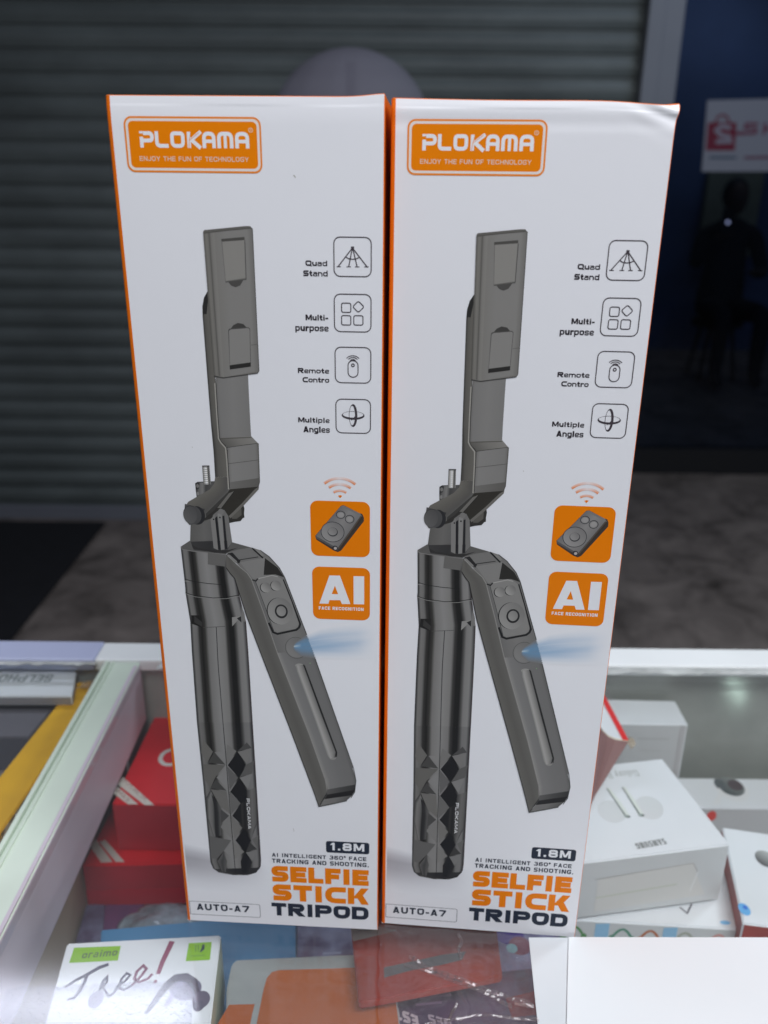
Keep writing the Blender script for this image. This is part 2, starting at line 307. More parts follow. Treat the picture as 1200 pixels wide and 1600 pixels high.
# ------------------------------------------------------------------ materials
M = dict(
    white_board=mat('white_laminated_board', (0.78, 0.785, 0.81), 0.32, spec=0.5, noise_amt=0.012, noise_scale=9, bump=0.06, bump_scale=30),
    orange_board=mat('orange_laminated_board', (0.78, 0.16, 0.006), 0.45, spec=0.2, noise_amt=0.06, noise_scale=30),
    grey_board=mat('grey_back_board', (0.55, 0.53, 0.5), 0.7),
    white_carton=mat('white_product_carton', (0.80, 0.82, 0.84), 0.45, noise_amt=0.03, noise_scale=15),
    white_shaded=mat('white_carton_shaded_side', (0.60, 0.61, 0.605), 0.45, noise_amt=0.05, noise_scale=12),  # darker white: shade on the carton sides put into the colour
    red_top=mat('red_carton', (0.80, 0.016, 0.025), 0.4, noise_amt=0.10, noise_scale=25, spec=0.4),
    red_shaded=mat('red_carton_shaded_side', (0.56, 0.025, 0.04), 0.4, noise_amt=0.12, noise_scale=25),  # darker copy of the red, side shade put into its base colour
    yellow=mat('yellow_carton', (0.86, 0.46, 0.003), 0.45, spec=0.25, noise_amt=0.12, noise_scale=20),
    blue=mat('blue_carton', (0.055, 0.23, 0.44), 0.45, noise_amt=0.12, noise_scale=20),
    orange2=mat('orange_carton', (0.55, 0.13, 0.01), 0.45, noise_amt=0.1, noise_scale=20),
    redorange=mat('red_orange_carton', (0.36, 0.045, 0.028), 0.45, noise_amt=0.22, noise_scale=22),
    purple=mat('dark_purple_carton', (0.10, 0.045, 0.11), 0.45, noise_amt=0.5, noise_scale=40, col2=(0.05, 0.05, 0.13)),
    bluepurple=mat('blue_purple_carton', (0.20, 0.21, 0.33), 0.45, noise_amt=0.4, noise_scale=60, col2=(0.13, 0.08, 0.2)),
    magenta=mat('magenta_carton', (0.22, 0.03, 0.13), 0.45, noise_amt=0.2, noise_scale=25, col2=(0.12, 0.04, 0.14)),
    pale=mat('pale_grey_card', (0.38, 0.40, 0.39), 0.5, noise_amt=0.06, noise_scale=14),
    beige=mat('beige_panel', (0.42, 0.34, 0.24), 0.55, noise_amt=0.1, noise_scale=12),
    rail_white=mat('white_painted_rail', (0.88, 0.91, 0.90), 0.35, noise_amt=0.03, noise_scale=20),
    rail_blue_reflect=mat('bluish_reflection_rail', (0.50, 0.54, 0.74), 0.35, noise_amt=0.04, noise_scale=20),  # bluish reflection on the left rail painted into its base colour
    rail_green=mat('pale_green_aluminium', (0.66, 0.76, 0.64), 0.35, noise_amt=0.07, noise_scale=14, bump=0.1, bump_scale=30),
    rail_mauve=mat('mauve_grey_rail_side', (0.62, 0.55, 0.62), 0.4, noise_amt=0.08, noise_scale=16, bump=0.15, bump_scale=25),
    tape=mat('torn_silver_tape', (0.52, 0.54, 0.52), 0.35, noise_amt=0.25, noise_scale=60, bump=0.6, bump_scale=90),
    inner=mat('grey_green_inner_panel', (0.34, 0.355, 0.32), 0.30, noise_amt=0.22, noise_scale=14, spec=0.5),
    shelf=mat('grey_shelf', (0.25, 0.26, 0.29), 0.5, noise_amt=0.1, noise_scale=10),
    shutter=mat('grey_green_shutter_paint', (0.145, 0.168, 0.165), 0.5, noise_amt=0.26, noise_scale=3.0, bump=0.35, bump_scale=5),
    shutter_rail=mat('grey_shutter_guide', (0.185, 0.195, 0.225), 0.5, noise_amt=0.08, noise_scale=3),
    brown_pink=mat('brown_pink_board', (0.24, 0.115, 0.105), 0.6, noise_amt=0.08, noise_scale=30),
    red_print=mat('bright_red_board', (0.80, 0.012, 0.010), 0.45),
    black=mat('dull_black', (0.012, 0.012, 0.014), 0.7),
    floor_dark=mat('matte_near_black', (0.008, 0.008, 0.011), 0.85, noise_amt=0.2, noise_scale=20),
    navy=mat('navy_wall', (0.07, 0.11, 0.23), 0.7, noise_amt=0.25, noise_scale=1.5),
    olive=mat('olive_panel', (0.22, 0.23, 0.17), 0.7, noise_amt=0.15, noise_scale=4),
    sign=mat('grey_white_sign_card', (0.30, 0.31, 0.36), 0.5),
    glass=clear('counter_glass', (0.982, 0.993, 0.988), 1.42, 0.10, 0.018, (0.75, 0.76, 0.80)),
    storeglass=clear('dark_shop_glass', (0.60, 0.66, 0.74), 1.35, 0.03),
    film=clear('clear_crinkled_film', (0.95, 0.92, 0.92), 1.45, 0.10, 0.05, (0.75, 0.68, 0.70), 0.8, 45),
    wrap=clear('brownish_clear_wrap', (0.85, 0.76, 0.64), 1.65, 0.14, 0.35, (0.62, 0.48, 0.32), 1.0, 110),
    bubble=clear('pale_bubble_wrap', (0.62, 0.70, 0.78), 1.5, 0.15, 0.45, (0.30, 0.38, 0.46), 0.6, 120),
)
def shutter_material(m):
    nt = m.node_tree; g = nt.nodes.new('ShaderNodeNewGeometry'); mp_ = nt.nodes.new('ShaderNodeMapping'); mp_.inputs['Scale'].default_value = (0.6, 1, 1.6)
    nt.links.new(g.outputs['Position'], mp_.inputs['Vector'])
    for n in nt.nodes:
        if n.type == 'TEX_NOISE': nt.links.new(mp_.outputs[0], n.inputs['Vector']); n.inputs['Roughness'].default_value = 0.65
shutter_material(M['shutter'])
def floor_material():
    m = bpy.data.materials.new('stained_stone_floor'); m.use_nodes = True; nt = m.node_tree; b = nt.nodes['Principled BSDF']
    tc = nt.nodes.new('ShaderNodeTexCoord')
    n1 = nt.nodes.new('ShaderNodeTexNoise'); n1.inputs['Scale'].default_value = 4.6; n1.inputs['Detail'].default_value = 9; n1.inputs['Roughness'].default_value = 0.7; n1.inputs['Distortion'].default_value = 0.6
    nt.links.new(tc.outputs['Object'], n1.inputs['Vector'])
    r = nt.nodes.new('ShaderNodeValToRGB'); e = r.color_ramp.elements
    e[0].position = 0.30; e[0].color = (0.055, 0.045, 0.038, 1); e[1].position = 0.72; e[1].color = (0.32, 0.27, 0.24, 1)
    x = e.new(0.5); x.color = (0.20, 0.168, 0.15, 1)
    nt.links.new(n1.outputs['Fac'], r.inputs['Fac']); nt.links.new(r.outputs['Color'], b.inputs['Base Color'])
    b.inputs['Roughness'].default_value = 0.45
    return m
M['floor'] = floor_material()

# ------------------------------------------------------------------ corridor: floor, shutter, shop front
FZ = -1.0
structure(mesh('floor', [(-6, -2, FZ), (6, -2, FZ), (6, 9, FZ), (-6, 9, FZ)], [(0, 1, 2, 3)], M['floor']))
o = box('dark_floor_patch', -2.6, -1.12, 1.6, 3.17, FZ+0.002, FZ+0.012, M['floor_dark'], None, 0.003)  # thin near-black slab over the left part of the floor
tag(o, 'near-black flat area on the stone floor at the foot of the roller shutter', 'floor mat')
SY = 3.23; PIT = 0.0711
sh = thing('roller_shutter', 'closed grey-green metal roller shutter of horizontal slats across the corridor', 'roller shutter', (-0.9, SY, FZ))
prof = [(0.000, 0.000), (0.000, 0.006), (0.012, 0.0065), (0.012, 0.0092), (0.004, 0.0115), (0.001, 0.020), (-0.003, 0.036), (-0.003, 0.052), (0.001, 0.066), (0.000, PIT)]
def slat_mesh():
    n = len(prof); vs = []; fs = []
    for x in (-1.72, 1.765):
        for y, z in prof: vs.append((x, y, z))
        for y, z in reversed(prof): vs.append((x, y+0.0015, z))
    k = 2*n
    for i in range(k): j = (i+1) % k; fs.append((i, j, k+j, k+i))
    me = bpy.data.meshes.new('slat'); me.from_pydata(vs, [], fs); me.materials.append(M['shutter']); return me
sm = slat_mesh()
for i in range(32):
    q = link('slat', sm, sh); q.location = (random.uniform(-.001, .001), random.uniform(-.001, .001), 0.06+i*PIT)
    q.rotation_euler = (0, random.uniform(-.0006, .0006), 0)
bm = bmesh.new(); add_box(bm, -1.72, 1.74, -0.01, 0.02, 0.0, 0.058, 0.004); bm_obj('bottom_bar', bm, M['shutter_rail'], sh)
for xa, xb in ((1.745, 1.868), (-1.85, -1.70)):
    bm = bmesh.new()
    add_box(bm, xa, xa+0.055, -0.05, 0.06, 0.0, 2.5, 0.004); add_box(bm, xa+0.057, xb, -0.03, 0.06, 0.0, 2.5, 0.004)
    bm_obj('guide_rail', bm, M['shutter_rail'], sh)
bm = bmesh.new(); add_box(bm, -1.9, 2.0, -0.08, 0.3, 2.36, 2.7, 0.01); bm_obj('roller_box', bm, M['shutter_rail'], sh)

# dark shop front right of the shutter
GY = 3.90
sf = thing('shop_front', 'dark glass shop front to the right of the roller shutter', 'shop front', (1.6, GY, FZ))
def sfb(name, x0, x1, y0, y1, z0, z1, m): return box(name, x0-1.6, x1-1.6, y0-GY, y1-GY, z0-FZ, z1-FZ, m, sf)
sfb('glass_pane', 1.0, 3.2, GY, GY+0.008, FZ+0.12, 1.6, M['storeglass'])
sfb('base_rail', 1.05, 3.2, GY-0.03, GY+0.03, FZ, FZ+0.12, M['black'])
sfb('side_wall', 0.985, 0.995, 3.30, 7.0, FZ, 1.7, M['black'])
sfb('back_wall', 1.0, 5.5, 7.0, 7.1, FZ, 2.6, M['navy'])
_w = [(2.415,0.400),(2.831,-0.249)]; sfb('wall_panel', _w[0][0], _w[1][0], 6.9, 6.96, _w[1][1], _w[0][1], M['olive'])
sfb('top_panel', 1.05, 3.4, GY-0.04, GY+0.04, 1.602, 2.2, M['navy'])
# sign card on the glass
pts = [(1.311,0.616),(1.630,0.626),(1.682,0.348),(1.328,0.344)]
vs = [(x, GY-0.012, z) for x, z in pts]+[(x, GY-0.006, z) for x, z in pts]
sg = thing('hanging_sign', 'pale sign card with a red shopping bag mark stuck on the dark shop glass', 'sign', (pts[0][0], GY-0.012, pts[3][1]))
so = Vector(sg.location)
mesh('sign_board', vs, [(0, 1, 2, 3), (7, 6, 5, 4), (0, 4, 5, 1), (1, 5, 6, 2), (2, 6, 7, 3), (3, 7, 4, 0)], M['sign'], sg, org=so)
a = Art(lambda u, v, L: Vector((u, GY-0.0125-L, v))-so, 0.0005)
rd = (0.22, 0.035, 0.06)
a.poly([(1.326,0.533),(1.444,0.534),(1.454,0.427),(1.332,0.426)], rd)
a.line([(1.355,0.533),(1.362,0.554),(1.379,0.562),(1.399,0.557),(1.416,0.533)], 0.008, rd)
a.line([(1.424,0.514),(1.381,0.519),(1.365,0.504),(1.386,0.485),(1.419,0.480),(1.427,0.463),(1.369,0.460)], 0.018, (0.33, 0.30, 0.36), 3)
sb = [(1.476,0.488),(1.536,0.535),(1.558,0.489),(1.621,0.535),(1.446,0.493),(1.480,0.493)]
a.text('S', (sb[0][0], sb[0][1], sb[1][0], sb[1][1]), (0.22, 0.06, 0.10), 0.035); a.text('H', (sb[2][0], sb[2][1], sb[3][0], sb[3][1]), (0.22, 0.06, 0.10), 0.035)
a.line([sb[4], sb[5]], .014, (0.22, 0.06, 0.10), 1)
a.line([(1.352,0.399),(1.464,0.400)], 0.010, (0.10, 0.14, 0.19), 2); a.line([(1.498,0.400),(1.613,0.402)], 0.010, (0.19, 0.08, 0.12), 2)
a.build('sign_print', sg)

# seated person far inside the shop
PY = 6.0
per = thing('person', 'dim person in dark clothes far behind the shop glass, holding a small lit phone', 'person', ([(2.301,0.229)][0][0], PY, FZ))
def skin_chain(name, verts, edges, radii, root, m, parent):
    me = bpy.data.meshes.new(name); me.from_pydata(verts, edges, []); o = link(name, me, parent)
    o.modifiers.new('skin', 'SKIN'); sk = me.skin_vertices[0].data
    for i, r in enumerate(radii): sk[i].radius = r; sk[i].use_root = (i == root)
    s2 = o.modifiers.new('sub', 'SUBSURF'); s2.levels = 2; s2.render_levels = 2
    me.materials.append(m); return o
cloth = mat('dark_cloth', (0.018, 0.018, 0.024), 0.9); skin = mat('skin', (0.11, 0.06, 0.045), 0.6)
V_ = [(0, 0, .50), (0, .02, .70), (0, .03, .88), (0, .02, 1.0), (0, 0, 1.06),
      (.17, .02, .96), (.24, -.04, .72), (.10, -.24, .74), (-.17, .02, .96), (-.235, -.05, .76), (-.145, -.20, .955),
      (.10, -.02, .48), (.13, -.42, .50), (.13, -.42, .10), (-.10, -.02, .48), (-.13, -.42, .50), (-.13, -.42, .10), (.13, -.52, .05), (-.13, -.52, .05)]
E_ = [(0, 1), (1, 2), (2, 3), (3, 4), (3, 5), (5, 6), (6, 7), (3, 8), (8, 9), (9, 10), (0, 11), (11, 12), (12, 13), (13, 17), (0, 14), (14, 15), (15, 16), (16, 18)]
Rr = [(.15, .11), (.14, .10), (.15, .10), (.09, .07), (.05, .05), (.065, .065), (.048, .048), (.035, .035), (.065, .065), (.048, .048), (.035, .035), (.09, .09), (.065, .065), (.045, .045), (.09, .09), (.065, .065), (.045, .045), (.035, .035), (.035, .035)]
body = skin_chain('body', V_, E_, Rr, 0, cloth, per)
bm = bmesh.new(); bmesh.ops.create_uvsphere(bm, u_segments=20, v_segments=14, radius=1.0)
for v in bm.verts:
    z = v.co.z; v.co = Vector((v.co.x*.075*(1-.18*max(0, -z)), v.co.y*.092-(0.012 if (v.co.y < -.7 and abs(v.co.x) < .25 and abs(z) < .35) else 0), 1.19+z*.115))
bm_obj('head', bm, skin, per, True)
bm = bmesh.new(); bmesh.ops.create_uvsphere(bm, u_segments=20, v_segments=12, radius=1.0)
for v in bm.verts: v.co = Vector((v.co.x*.082, v.co.y*.095+.022, 1.215+v.co.z*.108))
bm_obj('hair', bm, M['black'], per, True)
for sx, hx, hy, hz in ((1, .08, -.27, .745), (-1, -.15, -.23, .965)):
    bm = bmesh.new(); add_box(bm, hx-.035, hx+.035, hy-.055, hy+.01, hz-.014, hz+.014, .01)
    for k in range(4): tube(bm, (hx-.027+.018*k, hy-.05, hz), (hx-.027+.018*k, hy-.10-.008*(1.5-abs(k-1.5)), hz+.018), .0085, .0065, 8)
    tube(bm, (hx+.03, hy-.02, hz), (hx+.05, hy-.06, hz+.02), .010, .008, 8)
    bm_obj('hand', bm, skin, per, True)
st = thing('stool', 'dark stool under the seated person inside the shop', 'stool', ([(2.301,0.229)][0][0], PY, FZ))
bm = bmesh.new(); tube(bm, (0, 0, .36), (0, 0, .40), .17, .17, 24); bm_obj('seat', bm, M['black'], st)
for k in range(4):
    bm = bmesh.new(); tube(bm, (.11*cos(k*pi/2+.8), .11*sin(k*pi/2+.8), .36), (.17*cos(k*pi/2+.8), .17*sin(k*pi/2+.8), 0), .014, .012, 10); bm_obj('leg', bm, M['black'], st)
ph = thing('phone', 'tiny phone with a bright screen light in the hand of the distant person', 'phone', ([(2.301,0.229)][0][0]-.15, PY-.30, FZ+.985))
bm = bmesh.new(); add_box(bm, -.037, .037, -.005, .005, 0, .15, .004); bm_obj('phone_case', bm, M['black'], ph)
bm = bmesh.new(); bmesh.ops.create_uvsphere(bm, u_segments=12, v_segments=8, radius=.009); bmesh.ops.translate(bm, verts=bm.verts, vec=(0, -.012, .07))
bm_obj('phone_light', bm, emis('phone_light', (0.75, 0.72, 1.0), 1.2), ph)

# pale see-through dome on a pole, in the corridor behind the boxes
LX, LY = [(-0.087,0.589)][0][0], 2.2
LT = [(-0.087,0.592)][0][1]
ls = thing('domed_stand', 'pale mauve ribbed dome on a pole behind the orange and white cartons', 'lamp', (LX, LY, FZ))
shade = bpy.data.materials.new('sheer_mauve_dome'); shade.use_nodes = True; _n = shade.node_tree; _n.nodes.clear()
_o = _n.nodes.new('ShaderNodeOutputMaterial'); _t = _n.nodes.new('ShaderNodeBsdfTransparent'); _d = _n.nodes.new('ShaderNodeBsdfDiffuse'); _m = _n.nodes.new('ShaderNodeMixShader')
_d.inputs[0].default_value = (0.27, 0.26, 0.31, 1); _m.inputs[0].default_value = 0.55
_n.links.new(_t.outputs[0], _m.inputs[1]); _n.links.new(_d.outputs[0], _m.inputs[2]); _n.links.new(_m.outputs[0], _o.inputs[0])
vs = []; fs = []; NR, NS = 14, 72; Rs = 0.187
for i in range(NR+1):
    th = (pi*0.5)*i/NR
    for j in range(NS):
        ph_ = 2*pi*j/NS; r = Rs*sin(th)*(1+0.008*(abs(sin(ph_*8))-0.5))
        vs.append((r*cos(ph_), r*sin(ph_), (LT-FZ)-0.18*(1-cos(th))))
for i in range(NR):
    for j in range(NS): fs.append((i*NS+j, i*NS+(j+1) % NS, (i+1)*NS+(j+1) % NS, (i+1)*NS+j))
mesh('pale_dome', vs, fs, shade, ls, smooth=True)
bm = bmesh.new(); tube(bm, (0, 0, 0.03), (0, 0, LT-FZ-.03), .012); bm_obj('pole', bm, M['black'], ls)
bm = bmesh.new(); tube(bm, (0, 0, 0), (0, 0, .03), .14, .12, 32); bm_obj('base', bm, M['black'], ls)

# ------------------------------------------------------------------ glass display counters
cb = thing('display_counter', 'glass topped display counter with white back rail holding the two tall cartons', 'counter', (0.31, 0.3, FZ))
co = Vector(cb.location)
def cbx(name, x0, x1, y0, y1, z0, z1, m, bev=0.0, par=None, org=None):
    og = org or co
    return box(name, x0-og.x, x1-og.x, y0-og.y, y1-og.y, z0-og.z, z1-og.z, m, par or cb, bev)
cbx('glass_top', -0.1735, 0.80, 0.02, 0.529, -0.006, 0.0, M['glass'])
cbx('back_rail', -0.2080, 0.80, 0.5315, 0.556, -0.008, 0.001, M['rail_white'], 0.0015)
cbx('inner_back_panel', -0.1960, 0.80, 0.541, 0.548, -0.172, -0.0085, M['inner'])
cbx('shelf', -0.1995, 0.80, 0.0, 0.548, -0.180, -0.173, M['shelf'])
cbx('front_panel', -0.1995, 0.80, -0.012, -0.002, -1.0, 0.0, M['rail_white'])
cbx('side_panel', 0.802, 0.812, -0.012, 0.556, -1.0, 0.0, M['rail_white'])
cbx('lower_back_panel', -0.1995, 0.80, 0.549, 0.555, -1.0, -0.181, M['rail_white'])
cbx('inner_side_panel', -0.1990, -0.1965, 0.0, 0.54, -0.172, -0.0495, M['beige'])
# divider beam between the two counters
cbx('divider_beam', -0.1965, -0.1745, -0.01, 0.531, -0.049, -0.0005, [M['rail_green'], M['rail_mauve']], 0.0012)
dv = [o for o in cb.children if o.name.startswith('divider_beam')][0]
for p in dv.data.polygons:
    if p.normal.x > 0.5: p.material_index = 1
cbx('edge_trim', -0.1995, -0.1968, -0.01, 0.530, -0.030, 0.0012, M['rail_green'], 0.0006)
cbx('edge_trim', -0.1940, -0.1930, -0.01, 0.530, -0.0004, 0.0008, M['rail_green'])
cbx('edge_trim', -0.1775, -0.1755, -0.01, 0.525, -0.0004, 0.0006, M['rail_mauve'])
# torn tape strips under the back rails
def torn(name, x0, x1, y0, y1, z, par, org, seed):
    random.seed(seed); n = int((x1-x0)/0.004); vs = []; fs = []
    for i in range(n+1):
        x = x0+(x1-x0)*i/n; d = 0.0025*noise.noise(Vector((x*70, seed, 0)))+0.0014*noise.noise(Vector((x*260, seed, 3)))
        vs += [(x, y1, z), (x, (y0+y1)/2+d*0.5, z+0.0012+0.0006*noise.noise(Vector((x*90, 5, seed)))), (x, y0+d*1.5, z+0.0002)]
    for i in range(n):
        for k in (0, 1): fs.append((3*i+k, 3*i+k+1, 3*i+k+4, 3*i+k+3))
    return mesh(name, vs, fs, M['tape'], par, smooth=False, org=org)
torn('silver_tape', -0.16, 0.79, 0.521, 0.5293, 0.0006, cb, co, 3)

cl = thing('display_counter', 'neighbouring display counter, bluish reflection painted on back rail, left of the pale green divider beam', 'counter', (-0.5, 0.3, FZ))
lo_ = Vector(cl.location)
cbx('glass_top', -0.80, -0.2, 0.02, 0.529, -0.006, 0.0, M['glass'], 0, cl, lo_)
cbx('back_rail', -0.80, -0.2083, 0.5315, 0.5575, -0.008, 0.001, M['rail_blue_reflect'], 0.0015, cl, lo_)
cbx('inner_back_panel', -0.80, -0.2000, 0.541, 0.548, -0.172, -0.0085, M['inner'], 0, cl, lo_)
cbx('shelf', -0.80, -0.2000, 0.0, 0.548, -0.180, -0.173, M['shelf'], 0, cl, lo_)
cbx('front_panel', -0.80, -0.2000, -0.012, -0.002, -1.0, 0.0, M['rail_white'], 0, cl, lo_)
cbx('lower_back_panel', -0.80, -0.2000, 0.549, 0.555, -1.0, -0.181, M['rail_white'], 0, cl, lo_)
torn('silver_tape', -0.79, -0.205, 0.5245, 0.5293, 0.0006, cl, lo_, 8)

# ------------------------------------------------------------------ things under the glass
def prism(name, label, cat, top, z, hgt, mt, ms, group=None, bev=0.0008):
    """carton: top outline in metres at height z, going down hgt; an Empty with the body as its part"""
    cx = sum(p[0] for p in top)/len(top); cy = sum(p[1] for p in top)/len(top)
    t = thing(name, label, cat, (cx, cy, z-hgt), 0, group)
    bm = bmesh.new()
    vt = [bm.verts.new((x-cx, y-cy, hgt)) for x, y in top]; vb = [bm.verts.new((x-cx, y-cy, 0)) for x, y in top]
    f = bm.faces.new(vt); f.material_index = 0
    g = bm.faces.new(list(reversed(vb))); g.material_index = 1; n = len(top)
    for i in range(n):
        q = bm.faces.new((vt[i], vb[i], vb[(i+1) % n], vt[(i+1) % n])); q.material_index = 1
    bmesh.ops.recalc_face_normals(bm, faces=bm.faces)
    if bev: bmesh.ops.bevel(bm, geom=list(bm.edges), offset=bev, segments=2, affect='EDGES')
    me = bpy.data.meshes.new('carton_body'); bm.to_mesh(me); bm.free(); me.materials.append(mt); me.materials.append(ms)
    link('carton_body', me, t)
    return t
def topart(t, z):
    o = Vector(t.location); return Art(lambda u, v, L: Vector((u, v, z+0.0001+L))-o)
def faceart(t, A_, B_, z):                                            # on a vertical side from A to B; v is the drop below the top edge
    o = Vector(t.location); A_ = Vector((*A_, z)); B_ = Vector((*B_, z)); d = (B_-A_).normalized(); n = Vector((d.y, -d.x, 0))
    return Art(lambda u, v, L: A_+d*u-Vector((0, 0, v))+n*(0.00015+L)-o)

# -- right compartment
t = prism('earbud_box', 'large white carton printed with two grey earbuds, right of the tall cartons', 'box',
          [(0.075, 0.3665), (0.2025, 0.3885), (0.1865, 0.4665), (0.0595, 0.4445)], -0.03, 0.042, M['white_carton'], M['white_shaded'])
a = topart(t, -0.03)
W_ = [(0.1469,0.3885),(0.1653,0.3929),(0.1474,0.3916)]
a.textq('SAMSUNG', W_[1], (W_[0][0]-W_[1][0], W_[0][1]-W_[1][1]), (0.0008, -0.0045), P(120, 125, 130), 0.03)
W_ = [(0.1512,0.4522),(0.1659,0.4543)]
a.textq('Galaxy Buds', W_[1], (-0.029, -0.004), (0.001, -0.0062), P(158, 163, 168), -0.02)
for q, e in (([(0.1431,0.4360),(0.1487,0.4108)], 0), ([(0.1532,0.4373),(0.1575,0.4120)], 1)):
    dx, dy = q[1][0]-q[0][0], q[1][1]-q[0][1]
    a.line([q[0], (q[0][0]+dx*.5+.0006, q[0][1]+dy*.5), q[1]], [0.0022, 0.003, 0.0036], P(185, 192, 195), 2)
    a.line([(x-0.0008, y) for x, y in q], [0.0007, 0.0011], P(85, 95, 95), 3)
    a.ell((q[1][0], q[1][1], 0.0019, 0.0014), P(130, 140, 142), 3); a.ell((q[1][0]+0.0009, q[1][1]-0.0002, 0.0008, 0.0006), P(45, 55, 55), 4)
a.ell((*[(0.1641,0.4188)][0], 0.0085, 0.0105), [P(182, 185, 195), P(176, 181, 190)], 1, rot=-.25)
a.ell((*[(0.1404,0.4151)][0], 0.0085, 0.010), [P(182, 186, 196), P(177, 182, 191)], 1, rot=-.2)
a.ell((*[(0.1654,0.4222)][0], 0.0055, 0.006), P(178, 183, 192), 2, rot=-.2)
a.build('top_print', t)
a = faceart(t, (0.075, 0.3665), (0.2025, 0.3885), -0.03)
a.poly([(0.05, .014), (.108, .010), (.112, .021), (.119, .036), (.05, .038)], P(176, 177, 182), 1)
a.line([(0.048, .0135), (.108, .0105), (.112, .018)], .0004, P(140, 138, 142), 2); a.line([(.112, .0175), (.109, .032)], .0005, P(205, 207, 207), 3)
a.line([(0.05, .0275), (.1, .025)], .0012, P(166, 170, 166), 2)
a.build('front_label', t)

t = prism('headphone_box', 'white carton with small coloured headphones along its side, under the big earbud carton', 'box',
          [(0.080, 0.3765), (0.2135, 0.3685), (0.216, 0.455), (0.085, 0.463)], -0.074, 0.035, M['white_carton'], M['white_shaded'])
A_, B_ = (0.080, 0.3765), (0.2135, 0.3685)
a = faceart(t, A_, B_, -0.074)
for k, (u, c) in enumerate(((.034, (70, 120, 75)), (.062, (70, 120, 105)), (.078, (150, 90, 60)), (.098, (140, 145, 140)), (.117, (175, 130, 130)))):
    c = P(*c); a.line([(u-.006+.012*i/8, .012-.007*sin(pi*i/8)) for i in range(9)], .0016, c, 2)
    a.ell((u-.006, .013, .0019, .0032), c, 3); a.ell((u+.006, .013, .0019, .0032), c, 3)
for u in (.050, .089): a.poly([(u-.004, .002), (u+.004, .001), (u+.004, .028), (u-.004, .028)], P(120, 160, 195), 1)
a.ell((.020, .012, .007, .008), P(85, 75, 140), 1)
a.build('side_print', t)
a = topart(t, -0.074); a.line([(0.160, .385), (.166, .3862)], .001, P(110, 110, 120)); a.line([(.178, .3845), (.181, .380), (.186, .387)], .001, P(90, 90, 100)); a.ell((.201, .3735, .003, .0015), P(110, 160, 210)); a.build('top_print', t)

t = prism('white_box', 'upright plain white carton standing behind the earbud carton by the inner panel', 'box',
          [(0.1551,0.5048),(0.2160,0.5044),(0.2160,0.5334),(0.1598,0.5348)], -0.03, 0.139, M['white_carton'], M['white_shaded'])
Q = [(0.1551,0.5048),(0.2160,0.5044)]
a = faceart(t, Q[0], Q[1], -0.03)
L_ = math.dist(Q[0], Q[1])
a.line([(L_-.034, .0125), (L_-.012, .0125)], .0007, P(150, 152, 158)); a.line([(L_-.031, .0225), (L_-.016, .0225)], .0006, P(158, 160, 165))
a.line([(L_-.0045, .0005), (L_-.0045, .06)], .0008, P(150, 148, 155)); a.line([(L_-.0025, .0005), (L_-.0025, .06)], .0008, P(158, 156, 163)); a.build('front_print', t)

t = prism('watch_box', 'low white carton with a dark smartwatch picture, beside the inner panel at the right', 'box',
          [(0.2208,0.4890),(0.3225,0.4893),(0.3428,0.5214),(0.2205,0.5216)], -0.09, 0.075, M['white_carton'], M['white_shaded'])
a = topart(t, -0.09)
a.ell((*[(0.2584,0.5087)][0], 0.0115, 0.0125), P(225, 230, 232), 1); a.ell((*[(0.2588,0.5122)][0], 0.0095, 0.0105), [P(60, 68, 72), P(110, 115, 118)], 2)
a.ell((*[(0.2626,0.5137)][0], 0.0055, 0.006), P(70, 62, 68), 3); a.ell((*[(0.2514,0.5142)][0], 0.004, 0.0065), P(75, 82, 88), 3)
a.line([(0.2494,0.5099),(0.2474,0.5029),(0.2430,0.4961),(0.2397,0.4920)], [.002, .003, .003, .002], P(250, 250, 250), 4)
a.build('watch_print', t)
Q = [(0.2208,0.4890),(0.3225,0.4893)]
a = faceart(t, Q[0], Q[1], -0.09); a.ell((.0165, .007, .0035, .0045), P(190, 60, 55)); a.build('side_mark', t)

t = prism('white_box', 'white carton with rust red side and blue sticker at the right edge under the glass', 'box',
          [(0.2039,0.3602),(0.2506,0.3534),(0.2806,0.4238),(0.2199,0.4365)], -0.06, 0.05, M['white_carton'], M['redorange'])
a = topart(t, -0.06); a.ell((*[(0.2085,0.3701)][0], 0.0032, 0.0045), P(90, 150, 205)); a.ell((*[(0.2094,0.3714)][0], 0.0013, 0.0015), P(50, 100, 190), 3); a.build('blue_sticker', t); a = topart(t, -0.06)
a.ell((*[(0.2367,0.4091)][0], 0.006, 0.007), [P(60, 60, 66), P(150, 155, 160)], 2); a.build('lens_print', t)

# leaning red and white open carton behind the right tall carton
cr = thing('open_carton', 'opened carton with red edged white flap and brownish side, behind the right tall carton', 'box', (0.13, 0.44, -0.0285))
oo = Vector(cr.location); zf = -0.0085
T0, T1, T2, T3 = [(0.1343,0.4904),(0.1593,0.4564),(0.1557,0.5053),(0.1323,0.5368)]
q = [(0.1346,0.4919),(0.1432,0.4818),(0.1446,0.4676),(0.1470,0.4615),(0.1511,0.4582),(0.1593,0.4564)]
rr = [(0.1593,0.4564),(0.1555,0.5084),(0.1547,0.5164),(0.1283,0.5159)]
bt = [(0.1134,0.4290),(0.1212,0.4187),(0.1243,0.4148),(0.1274,0.4165),(0.1302,0.4222),(0.1330,0.4275)]
top = [(x, y, zf) for x, y in q]+[(x, y, zf) for x, y in rr[1:]]
mesh('flap', top, [tuple(range(len(top)))], M['white_carton'], cr, org=oo)
st_ = [(0.1591,0.4558),(0.1552,0.4564),(0.1524,0.4954),(0.1526,0.5078),(0.1553,0.5078)]
mesh('red_border', [(x, y, zf+.0004) for x, y in st_], [(0, 1, 2, 3, 4)], M['red_print'], cr, org=oo)
lower = [(x, y, -0.0285) for x, y in bt]
